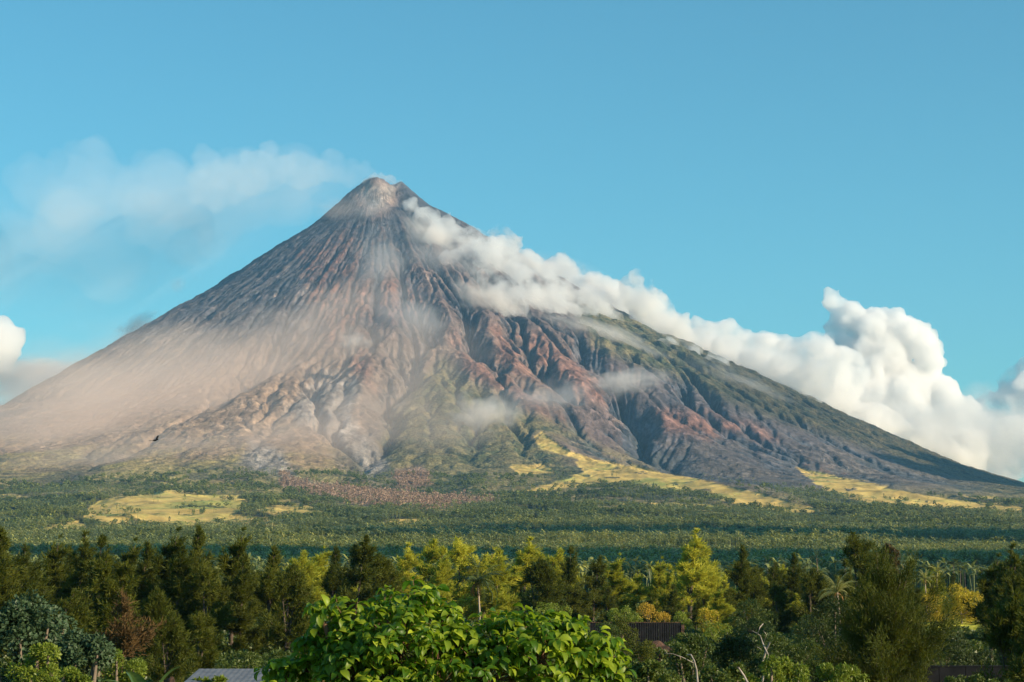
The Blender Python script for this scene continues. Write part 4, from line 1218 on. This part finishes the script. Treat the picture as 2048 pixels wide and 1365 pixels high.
bl(130, 1335, 130, 60, 46, M_ygreen, 3000, 0.10, 'low light green shrub at the bottom edge on the left', cat='shrub', name='shrub', nl=14)
bl(440, 1352, 150, 50, 50, M_ygreen, 3500, 0.10, 'clipped looking yellow green bush in front of the grey roof', cat='shrub', name='shrub', nl=14)
bl(470, 1295, 120, 70, 170, M_mid, 3500, 0.28, 'dark bush under the left row above the grey roof', cat='shrub', name='shrub')
bl(560, 1300, 90, 80, 150, M_mid, 3000, 0.25, 'green bush left of the big leafy bush', cat='shrub', name='shrub')
bl(1380, 1275, 130, 90, 95, M_mid, 6000, 0.16, 'round leafy bush above the pale forked branch', cat='shrub', name='shrub')
bl(1450, 1275, 260, 120, 125, M_dark, 9000, 0.22, 'wide dark thicket below the retaining wall', cat='thicket', name='thicket', nl=26)
bl(1212, 1246, 70, 44, 250, M_mid, 2500, 0.25, 'leafy bush hiding the left end of the retaining wall', cat='shrub', name='shrub')
bl(1280, 1272, 90, 60, 230, M_cas, 3500, 0.26, 'dark bush on the left foot of the soil heap', cat='shrub', name='shrub')
bl(1365, 1268, 60, 44, 240, M_mid, 2500, 0.24, 'green bush on the right foot of the soil heap', cat='shrub', name='shrub')
bl(1560, 1270, 180, 110, 140, M_mid, 6000, 0.24, 'olive thicket behind the dead forked branch', cat='thicket', name='thicket', nl=22)
bl(1300, 1322, 180, 90, 60, M_mid, 6000, 0.12, 'leafy scrub at the bottom right of the big bush', cat='shrub', name='shrub', nl=22, ratio=.7)
bl(1450, 1330, 150, 80, 62, M_mid, 5000, 0.12, 'leafy scrub between the two dead branches', cat='shrub', name='shrub', nl=20, ratio=.7)
bl(1545, 1322, 170, 80, 55, M_ygreen, 4500, 0.13, 'light green shrub at the foot of the dead forked branch', cat='shrub', name='shrub', nl=18)
bl(1680, 1330, 130, 70, 60, M_ygreen, 4000, 0.11, 'pale green shrub at the bottom edge below the dark layered tree', cat='shrub', name='shrub', nl=16)
bl(1960, 1352, 240, 50, 70, M_mid, 4500, 0.13, 'low hedge like growth along the bottom right edge', cat='shrub', name='shrub', nl=20)
bl(1890, 1274, 220, 100, 175, M_dark, 8000, 0.26, 'dark layered shrubbery in front of the sunny meadow', cat='thicket', name='thicket', nl=26)
bl(1640, 1235, 120, 90, 260, M_mid, 4000, 0.34, 'mid green bush behind the thicket on the right', cat='shrub', name='shrub')
bl(1300, 1208, 60, 52, 330, M_orange, 1600, 0.30, 'orange leaved small tree above the retaining wall', nl=10)
bl(1334, 1222, 34, 34, 335, M_orange, 800, 0.28, 'smaller orange leaved tree beside the first', nl=8)
bl(1415, 1212, 60, 70, 330, M_gold, 2500, 0.30, 'yellow bush glowing right of the tall golden trunk', cat='shrub', name='shrub')
bl(1430, 1245, 90, 50, 300, M_ygreen, 3000, 0.30, 'bright green bush at the right end of the retaining wall', cat='shrub', name='shrub')
bl(1250, 1212, 100, 50, 340, M_ygreen, 3500, 0.32, 'light green shrub row left part above the retaining wall', cat='shrub', name='shrub')
bl(1360, 1225, 60, 40, 335, M_ygreen, 2500, 0.30, 'light green shrub behind the middle of the retaining wall', cat='shrub', name='shrub')
bl(1500, 1205, 130, 80, 330, M_mid, 4500, 0.34, 'green mixed trees right of the yellow bush')
bl(1100, 1205, 110, 60, 340, M_ygreen, 3000, 0.32, 'sunlit shrubs just above the right part of the big leafy bush', cat='shrub', name='shrub')
bl(1090, 1150, 120, 90, 400, M_mid, 5000, 0.36, 'round topped green tree amid the middle casuarinas')
bl(1235, 1240, 110, 60, 255, M_cas, 3000, 0.30, 'dark bush before the left end of the retaining wall', cat='shrub', name='shrub')
bl(2010, 1200, 90, 90, 400, M_mid, 3500, 0.34, 'green tree right of the meadow under the spires')
# the large feathery tree on the right
cm, tm = casuarina(51, 15, 6.4, 80000, (0.01, 0), 0.02, 0.7, -0.2, 0.36, 0.026, 4, 34, .0)
a_, b_ = ray(1755, 1122); Yw = 118
r = empty('feathery_tree', (a_ * Yw, Yw, zground(a_ * Yw, Yw) - .2), 'large feathery olive tree rising in front of everything on the right', 'tree')
s = (EYE + b_ * Yw - r.location.z) / 15; r.scale = (s * .85, s * .85, s)
link('crown', mesh_with(cm, mat_leaf('feathery_needles', (0.022, 0.036, 0.005), (0.12, 0.13, 0.018), .3, .6, .15)), None, r); link('trunk', mesh_with(tm, M_barkdk), None, r)
# ------------------------------------------------------------------ the big leafy bush in front
M_leaf = mat_leaf('glossy_leaf', (0.040, 0.105, 0.006), (0.38, 0.46, 0.035), 0.42, 0.42, 0.25, (0.38, 0.55, 0.02), rand=False)
def leaf_mesh(seed):
    g = np.random.RandomState(seed); V, F = [], []
    L = 1.0; curl = g.uniform(0.6, 1.6); fold = g.uniform(0.15, 0.35)
    rows = [(0, .0), (.12, .10), (.32, .25), (.55, .27), (.8, .15), (1.0, .0)]
    p = np.zeros(3); prev = 0
    for i, (t, w) in enumerate(rows):
        dl = t - prev; prev = t; e = 0.25 - curl * t
        p = p + np.array([math.cos(e), 0, math.sin(e)]) * dl
        up = np.array([-math.sin(e), 0, math.cos(e)])
        V += [p + np.array([0, w, 0]) + up * w * fold * 2, p.copy(), p + np.array([0, -w, 0]) + up * w * fold * 2]
    for i in range(len(rows) - 1):
        b = 3 * i
        F += [(b, b + 1, b + 4, b + 3), (b + 1, b + 2, b + 5, b + 4)]
    return np.array(V), np.array(F)
LEAF = [leaf_mesh(i) for i in range(4)]
def leaf_obj_mesh(i, tone):
    V, F = LEAF[i]
    me = var_mesh('leaf', V, F, np.full(len(V), tone), True); me.materials.append(M_leaf); return me
LMS = [[leaf_obj_mesh(i, tn) for tn in (0.02, 0.32, 0.6, 1.0)] for i in range(4)]
lr = np.random.RandomState(77)
YB = 25.0
LUMPS = [(835, 1228, 66, 0), (770, 1238, 58, .3), (705, 1258, 58, -.2), (655, 1290, 55, 0), (612, 1330, 60, .2), (565, 1372, 55, 0), (880, 1258, 60, .3), (800, 1300, 95, -.3),
  (700, 1350, 90, -.2), (920, 1310, 70, 0), (985, 1282, 55, .2), (1040, 1262, 48, 0), (1090, 1264, 50, .3), (1140, 1282, 52, 0), (1185, 1305, 48, -.1), (1222, 1318, 36, .1),
  (1080, 1320, 80, -.3), (1170, 1350, 70, .1), (980, 1360, 90, -.3), (870, 1380, 100, -.4), (1238, 1370, 26, 0), (640, 1215, 18, -.3), (676, 1212, 16, 0), (770, 1390, 100, -.4)]
base_x = ray(890, 1300)[0] * YB
root = empty('leafy_bush', (base_x, YB + .6, zground(base_x, YB) - .1), 'big glossy light green leafy bush filling the bottom centre in front', 'bush')
rb = np.array(root.location)
ros, br = [], []
fork = np.array([0, 0, 9.5])
br.append(tube([(0, 0, -.3), (.1, 0, 5), fork], [.30, .24, .18], 9))
for px, py, rp, dy in LUMPS:
    c = np.array(at(px, py, YB + dy)) - rb; R = rp * YB / FPX
    br.append(tube([fork, fork + (c - fork) * np.array([.45, .45, .4]), c - np.array([0, 0, R * .6]), c], [.11, .07, .035, .015], 6))
    n = int(26 * (rp / 60) ** 2) + 5
    for _ in range(n):
        d = lr.normal(size=3); d[1] = d[1] * .9 - .35; d[2] += .35; d /= np.linalg.norm(d)
        q = c + d * R * lr.uniform(.55, 1.05)
        ros.append((q, d)); br.append(tube([c + (q - c) * .1, c + (q - c) * .6 - np.array([0, 0, .02]), q], [.010, .007, .004], 3))
frames = []
for q, d in ros:
    ax = d * .5 + np.array([0, 0, 1.0]) + lr.normal(size=3) * .25; ax /= np.linalg.norm(ax)
    n = lr.randint(6, 10); ph = lr.rand() * 6.28
    u = np.cross(ax, (1, 0.1, 0)); u /= np.linalg.norm(u); w = np.cross(ax, u)
    young = lr.rand()
    for k in range(n):
        a = ph + 2.4 * k; rise = lr.uniform(-.75, .45)
        x = (math.cos(a) * u + math.sin(a) * w) * math.cos(rise) + ax * math.sin(rise); x /= np.linalg.norm(x)
        up = ax - x * np.dot(ax, x); up /= np.linalg.norm(up) + 1e-9
        up = up + lr.normal(size=3) * .25; up -= x * np.dot(up, x); up /= np.linalg.norm(up)
        y = np.cross(up, x); s = lr.uniform(.10, .20)
        tone = int(np.clip((young * 1.9 + lr.normal() * .8 + (rise > .1) * .9), 0, 3))
        o = q - ax * .02 * k / n + x * .02
        frames.append((o, x, y, up, s, lr.randint(4), tone))
# the leaves nearest to the eye are pieces of their own, the rest is one mass
def depth_score(f):
    o = f[0] + rb
    px, py = project(o[0], o[1], o[2])
    return (o[1] - 0.004 * (1365 - py)) + (100 if (py > 1350 or px < 0) else 0)
order = sorted(range(len(frames)), key=lambda i: depth_score(frames[i]))
print('leaves', len(frames))
near = set(order[:300])
Vs, Fs, Ts, off = [], [], [], 0
for i, (o, x, y, up, s, li, tone) in enumerate(frames):
    M3 = np.stack([x, y, up], 1) * s
    if i in near:
        ob = link('leaf', LMS[li][tone], None, root)
        ob.matrix_basis = Matrix([[*M3[0], o[0]], [*M3[1], o[1]], [*M3[2], o[2]], [0, 0, 0, 1]])
    else:
        V, F = LEAF[li]
        Vs.append(V @ M3.T + o); Fs.append(F + off); off += len(V); Ts.append(np.full(len(V), (0.02, .32, .6, 1.0)[tone]))
me = var_mesh('foliage', np.concatenate(Vs), np.concatenate(Fs), np.concatenate(Ts), True)
link('foliage', me, M_leaf, root, kind='stuff')
v, f = join(br)
link('branch', mesh_from('branch', np.array(v), np.array(f)), mat_bark('reddish_twig', (0.10, 0.05, 0.03), (0.20, 0.11, 0.06), 9.0), root)

# ------------------------------------------------------------------ dead branches
M_dry = mat_bark('bleached_wood', (0.18, 0.155, 0.13), (0.36, 0.32, 0.28), 12.0)
def branch(paths, Y, label):
    """paths: pixel polylines with a radius in metres at each end; a tree that tall stands on the ground"""
    c = at(*paths[0][0][0], Y); zg = zground(c.x, Y)
    r = empty('dead_branch', (c.x, Y, zg), label, 'branch')
    for k, (pts, r0, r1) in enumerate(paths):
        P = [np.array(at(px, py, Y + 0.15 * math.sin(i * 2.1 + k))) - np.array(r.location) for i, (px, py) in enumerate(pts)]
        if k == 0: P = [np.array([P[0][0] * .5, 0, -.2]), P[0] * np.array([.8, 1, .6])] + P
        n = len(P); v, f = tube(P, [r0 + (r1 - r0) * max(0, i - (2 if k == 0 else 0)) / (n - 1) for i in range(n)], 8)
        link('limb' if k == 0 else 'twig', mesh_from('limb', np.array(v), np.array(f)), M_dry, r)
branch([([(1522, 1375), (1530, 1340), (1536, 1310), (1527, 1290), (1520, 1272), (1515, 1268), (1520, 1255), (1526, 1248)], .030, .009), ([(1526, 1325), (1532, 1300), (1540, 1285)], .045, .02),
        ([(1528, 1285), (1533, 1270), (1527, 1262)], .011, .005), ([(1524, 1300), (1514, 1294)], .008, .004), ([(1516, 1268), (1504, 1262)], .010, .005)], 58, 'tall bleached dead branch forking into curved twigs on the right')
branch([([(1396, 1375), (1393, 1340), (1388, 1322), (1382, 1310), (1375, 1310)], .032, .012), ([(1390, 1328), (1365, 1315), (1345, 1308), (1328, 1307)], .013, .005), ([(1335, 1308), (1328, 1298)], .01, .004)], 56, 'dead branch with one long sideways twig at the bottom')
branch([([(1500, 1375), (1488, 1352), (1476, 1335)], .036, .022)], 54, 'short thick dead stub slanting at the bottom edge')

# ------------------------------------------------------------------ roof, wall, bank, grass
def plain_mat(name, a, b, scale, rough=.9, bump=.02):
    t = NT(name); g = t.n('NewGeometry'); nz = t.noise(scale, 6, .65, g.outputs['Position'])
    bs = t.n('BsdfPrincipled'); bs.inputs['Roughness'].default_value = rough; bs.inputs['Specular IOR Level'].default_value = .12
    t.l(t.mix(t.ramp(nz, [(.35, 0), (.65, 1)]), a, b), bs.inputs['Base Color']); t.l(t.bump(nz, bump), bs.inputs['Normal']); t.l(bs.outputs[0], t.out.inputs[0])
    return t.m
M_zinc = plain_mat('weathered_zinc', (0.10, 0.105, 0.12), (0.17, 0.175, 0.19), 2.5, .55)
M_conc = plain_mat('stained_concrete', (0.16, 0.15, 0.14), (0.30, 0.28, 0.26), 1.2)
M_black = plain_mat('black_sheeting', (0.005, 0.006, 0.007), (0.016, 0.016, 0.019), .8, .9)
M_soil = plain_mat('brown_soil', (0.02, 0.016, 0.013), (0.12, 0.07, 0.05), .9, 1.0, .5)
# shed: a low sloped roof seen from above, its walls down to the ground
Yr = 52.0
pl, pr = at(398, 1338, Yr), at(560, 1342, Yr)
cx_, w_ = (pl.x + pr.x) / 2 + .0, (pr.x - pl.x)
zr = pl.z; zg = zground(cx_, Yr)
shed = empty('shed', (cx_, Yr - 3, zg), 'flat grey metal roof of a shed showing at the bottom left', 'shed')
h = zr - zg
V = []
N = 28
for i in range(N + 1):
    xx = -w_ / 2 + w_ * i / N; zz = 0.006 * (i % 2)
    V += [(xx, 3.0, h + zz), (xx, -3.0, h - .55 + zz), (xx, 3.0, h - .05 + zz), (xx, -3.0, h - .60 + zz)]
F = []
for i in range(N):
    a, b = 4 * i, 4 * (i + 1)
    F += [(a, a + 1, b + 1, b), (a + 2, b + 2, b + 3, a + 3), (a, b, b + 2, a + 2), (a + 1, a + 3, b + 3, b + 1)]
F += [(0, 2, 3, 1), (4 * N, 4 * N + 1, 4 * N + 3, 4 * N + 2)]
link('roof', mesh_from('roof', V, F, False), M_zinc, shed)
bx_ = box_mesh('wall', -w_ / 2 + .2, w_ / 2 - .2, -2.7, 2.7, 0, h - .62); link('wall', bx_, M_conc, shed)
# retaining wall with black sheeting on the mid ground
def wall_piece(nm, parent, x0, x1, z0, z1, y0, th, mat, ribs=0):
    if not ribs: return link(nm, box_mesh(nm, x0, x1, y0, y0 + th, z0, z1), mat, parent)
    V, F = [], []; n = ribs * 2
    for i in range(n + 1):
        xx = x0 + (x1 - x0) * i / n; yy = y0 + (0.05 if i % 2 else 0)
        V += [(xx, yy, z0), (xx, yy, z1), (xx, yy + th, z1), (xx, yy + th, z0)]
    for i in range(n):
        a, b = 4 * i, 4 * i + 4
        F += [(a, b, b + 1, a + 1), (a + 1, b + 1, b + 2, a + 2), (a + 2, b + 2, b + 3, a + 3)]
    return link(nm, mesh_from(nm, V, F, False), mat, parent)
Yw = 300.0; p0, p1 = at(1180, 1246, Yw), at(1362, 1246, Yw)
ww = p1.x - p0.x; zg = zground((p0.x + p1.x) / 2, Yw)
wl = empty('retaining_wall', (p0.x, Yw, zg), 'long black sheeted retaining wall above the brown soil heap', 'wall')
ht = p0.z - zg
for k in range(8):
    wall_piece('sheet_panel', wl, ww * k / 8 + .02, ww * (k + 1) / 8 - .02, 0, ht - .05 * (k % 2), 0, .12, M_black, 5)
wall_piece('coping', wl, 0, ww, ht, ht + .10, -.05, .3, M_soil)
wall_piece('end_pillar', wl, ww, ww + .5, 0, ht - .3, -.1, .4, M_soil)
def heap(px, py, wpx, Y, hh, label, mat=M_soil, name='soil_heap', cat='heap'):
    c = at(px, py, Y); zg = zground(c.x, Y) - .1; R = wpx / 2 * Y / FPX
    V, F = [], []; n, m = 40, 14
    for j in range(m + 1):
        for i in range(n):
            a = 2 * math.pi * i / n; rr_ = R * j / m
            x, y = rr_ * math.cos(a), rr_ * math.sin(a) * .6
            z = hh * (1 - (j / m) ** 1.6) * (1 + .4 * float(noise(np.array([x / R * 3 + px]), np.array([y / R * 3]), 5)[0])) - .2 * j / m
            V.append((x, y, z))
    for j in range(m):
        for i in range(n):
            a, b = j * n + i, j * n + (i + 1) % n
            F.append((a, a + n, b + n, b))
    return link(name, mesh_from(name, V, F), mat, cat=cat, label=label, loc=(c.x, Y, zg))
heap(1312, 1275, 210, 268, 3.2, 'reddish brown soil heap in front of the retaining wall')
heap(345, 1330, 150, 160, 4.5, 'dark earth bank with dry grass tufts below the left row', name='earth_bank', cat='bank')
# dark embankment wall along the lower right
p0, p1 = at(1560, 1334, 150), at(2090, 1334, 150); zg = zground(p0.x, 150)
em = empty('embankment', (p0.x, 150, zg), 'long low dark embankment wall across the lower right', 'wall')
for k in range(10):
    W = (p1.x - p0.x) / 10
    wall_piece('slab', em, W * k + .02, W * (k + 1) - .02, 0, p0.z - zg, 0, .3, M_black)
wall_piece('cap', em, 0, p1.x - p0.x, p0.z - zg, p0.z - zg + .09, -.06, .42, M_black)
# grass tufts on the bank
def tuft(n, hgt, g):
    V, F, T_ = [], [], []
    for _ in range(n):
        a = g.rand() * 6.28; r_ = g.rand() * .25 * hgt; p = np.array([math.cos(a) * r_, math.sin(a) * r_, 0]); o = np.array([math.cos(a) * g.uniform(.1, .5), math.sin(a) * g.uniform(.1, .5), 1.0]) * hgt * g.uniform(.6, 1.1)
        b = np.array([-math.sin(a), math.cos(a), 0]) * .03 * hgt; k = len(V)
        V += [p - b, p + b, p + o * .6 + b * .7, p + o * .6 - b * .7, p + o + np.array([math.cos(a), math.sin(a), -.3]) * .15 * hgt]
        F += [(k, k + 1, k + 2), (k, k + 2, k + 3), (k + 3, k + 2, k + 4)]; T_ += [g.rand()] * 5
    return var_mesh('grass_tuft', np.array(V), np.array(F), T_)
gt = [tuft(60, 1.0, lr) for _ in range(3)]
for t_ in gt: t_.materials.append(M_grassl)
for k in range(26):
    px = lr.uniform(215, 400); Y = lr.uniform(153, 170); x = ray(px, 1320)[0] * Y
    u = ((x - at(345, 1330, 160).x) / (75 * 160 / FPX)); zz = zground(x, Y) + max(0, 4.2 * (1 - abs(u) ** 1.6) * (1 - (abs(Y - 160) / 9) ** 1.6)) - .3
    o = link('grass_tuft', gt[k % 3], None, cat='grass', label='one of the dry pale grass tufts on the dark earth bank', group='dry grass tufts on the earth bank', loc=(x, Y, zz)); o.scale = (1.5,) * 3
# banana plant
M_ban = mat_leaf('banana_leaf', (0.05, 0.10, 0.025), (0.12, 0.20, 0.06), .3, .35, .5)
c = at(300, 1345, 58); zg = zground(c.x, 58)
bn = empty('banana_plant', (c.x, 58, zg), 'banana plant with long upright leaves beside the yellow green shrub', 'plant')
hb = c.z - zg - 1.3
v, f = tube([(0, 0, -.2), (.1, 0, hb * .5), (0, 0, hb)], [.22, .16, .10], 8); link('stem', mesh_from('stem', np.array(v), np.array(f)), M_ban, bn)
for m_ in (bn.children[0].data,): add_colour(m_, 'var', np.full((len(m_.vertices), 3), .6))
for k in range(9):
    V, F = [], []; az = 2.4 * k; el = [1.35, 1.15, .9, .7, 1.0, .5, .8, 1.25, .6][k]; p = np.array([0, 0, hb - .1]); n = 10
    for i in range(n + 1):
        t_ = i / n; e = el - 1.1 * t_ * t_; w = .26 * math.sin(math.pi * min(1, t_ * .93 + .05)) ** .7
        d = np.array([math.cos(az) * math.cos(e), math.sin(az) * math.cos(e), math.sin(e)]); sd = np.array([-math.sin(az), math.cos(az), 0])
        V += [p + sd * w + np.array([0, 0, w * .4]), p.copy(), p - sd * w + np.array([0, 0, w * .4])]; p = p + d * 1.9 / n
    for i in range(n):
        b = 3 * i; F += [(b, b + 1, b + 4, b + 3), (b + 1, b + 2, b + 5, b + 4)]
    link('leaf', var_mesh('leaf', np.array(V), np.array(F), np.full(len(V), .3 + .07 * k), True), M_ban, bn)
# undergrowth between the trees
ux = frng.uniform(-17.5, 17.5, 9000); ud = (110 ** 2 + frng.rand(9000) * (700 ** 2 - 110 ** 2)) ** .5
x = ud * np.sin(np.radians(ux)); y = ud * np.cos(np.radians(ux)); z = height(x, y)
mead = np.exp(-(((x - 108) / 40) ** 2 + ((y - 430) / 70) ** 2) ** 2)
k = (fbm(x / 40, y / 40, 3, 131) > -.25) & (frng.rand(len(x)) > mead * 1.2)
V, F, vv = blob_leaves(420, 1.6, 1.2, .26, frng, .7)
s = frng.uniform(.5, 1.5, k.sum())
scatter_tree('undergrowth', var_mesh('undergrowth', V, F, vv), M_mid, np.stack([x, y, z], 1)[k], np.stack([s, s, s], 1), 'tangled undergrowth covering the ground between the trees')
M_meadow = mat_leaf('meadow_blade', (0.20, 0.22, 0.03), (0.46, 0.44, 0.07), .35, .6, .1)
gx = frng.uniform(-60, 160, 9000); gy = frng.uniform(120, 620, 9000); gz = height(gx, gy)
s = frng.uniform(.4, .9, 9000)
scatter_tree('meadow_grass', tuft(50, 1.0, lr), M_meadow, np.stack([gx, gy, gz], 1), np.stack([s, s, s * .7], 1), 'sunlit grass of the meadow and clearings')

# ------------------------------------------------------------------ the bird
M_bird = plain_mat('black_feathers', (0.010, 0.009, 0.008), (0.03, 0.026, 0.022), 20, .6, .002)
Yb = 75.0; c = at(311, 881, Yb)
bird = empty('bird', c, 'small black bird gliding with raised wings before the left flank', 'bird')
def lathe(pr, n=10):
    V, F = [], []
    for x_, r_, z_ in pr:
        for k in range(n):
            a = 2 * math.pi * k / n; V.append((x_, r_ * math.cos(a), z_ + r_ * .9 * math.sin(a)))
    for i in range(len(pr) - 1):
        for k in range(n):
            a, b = i * n + k, i * n + (k + 1) % n; F.append((a, a + n, b + n, b))
    return V, F
v, f = lathe([(-.19, .002, .0), (-.15, .02, .0), (-.08, .042, .0), (.0, .05, .0), (.06, .038, .008), (.09, .026, .018), (.12, .03, .026), (.145, .022, .026), (.155, .009, .022), (.185, .001, .016)])
link('body', mesh_from('body', np.array(v), np.array(f)), M_bird, bird)
for sd, up_ in ((-1, .12), (1, .42)):
    V, F = [], []
    st_ = [(0, 0, .07, -.06), (.10, .045 * up_ / .5, .075, -.07), (.20, .12 * up_ / .5, .05, -.085), (.30, .17 * up_ / .5, .0, -.11), (.37, .185 * up_ / .5, -.06, -.12)]
    for y_, z_, xf, xb in st_:
        V += [(xf, sd * y_, z_ + .005), (xb, sd * y_, z_ - .004), ((xf + xb) / 2, sd * y_, z_ + .014), ((xf + xb) / 2, sd * y_, z_ - .006)]
    for i in range(len(st_) - 1):
        b = 4 * i
        F += [(b, b + 2, b + 6, b + 4), (b + 2, b + 1, b + 5, b + 6), (b, b + 4, b + 7, b + 3), (b + 3, b + 7, b + 5, b + 1)]
    F += [(16, 18, 17, 19), (0, 3, 1, 2)]
    link('wing', mesh_from('wing', np.array(V), np.array(F)), M_bird, bird)
V = [(-.15, .02, .004), (-.15, -.02, .004), (-.29, -.055, -.004), (-.30, 0, -.002), (-.29, .055, -.004), (-.15, .02, -.006), (-.15, -.02, -.006), (-.29, -.055, -.010), (-.30, 0, -.010), (-.29, .055, -.010)]
bm = bmesh.new(); vs = [bm.verts.new(q) for q in V]; bm.faces.new(vs[:5]); bm.faces.new(vs[9:4:-1])
for i in range(5): bm.faces.new((vs[i], vs[i + 5], vs[(i + 1) % 5 + 5], vs[(i + 1) % 5]))
me = bpy.data.meshes.new('tail'); bm.to_mesh(me); bm.free(); link('tail', me, M_bird, bird)
bird.scale = (.85,) * 3
bird.rotation_euler = (math.radians(14), math.radians(0), math.radians(-24))
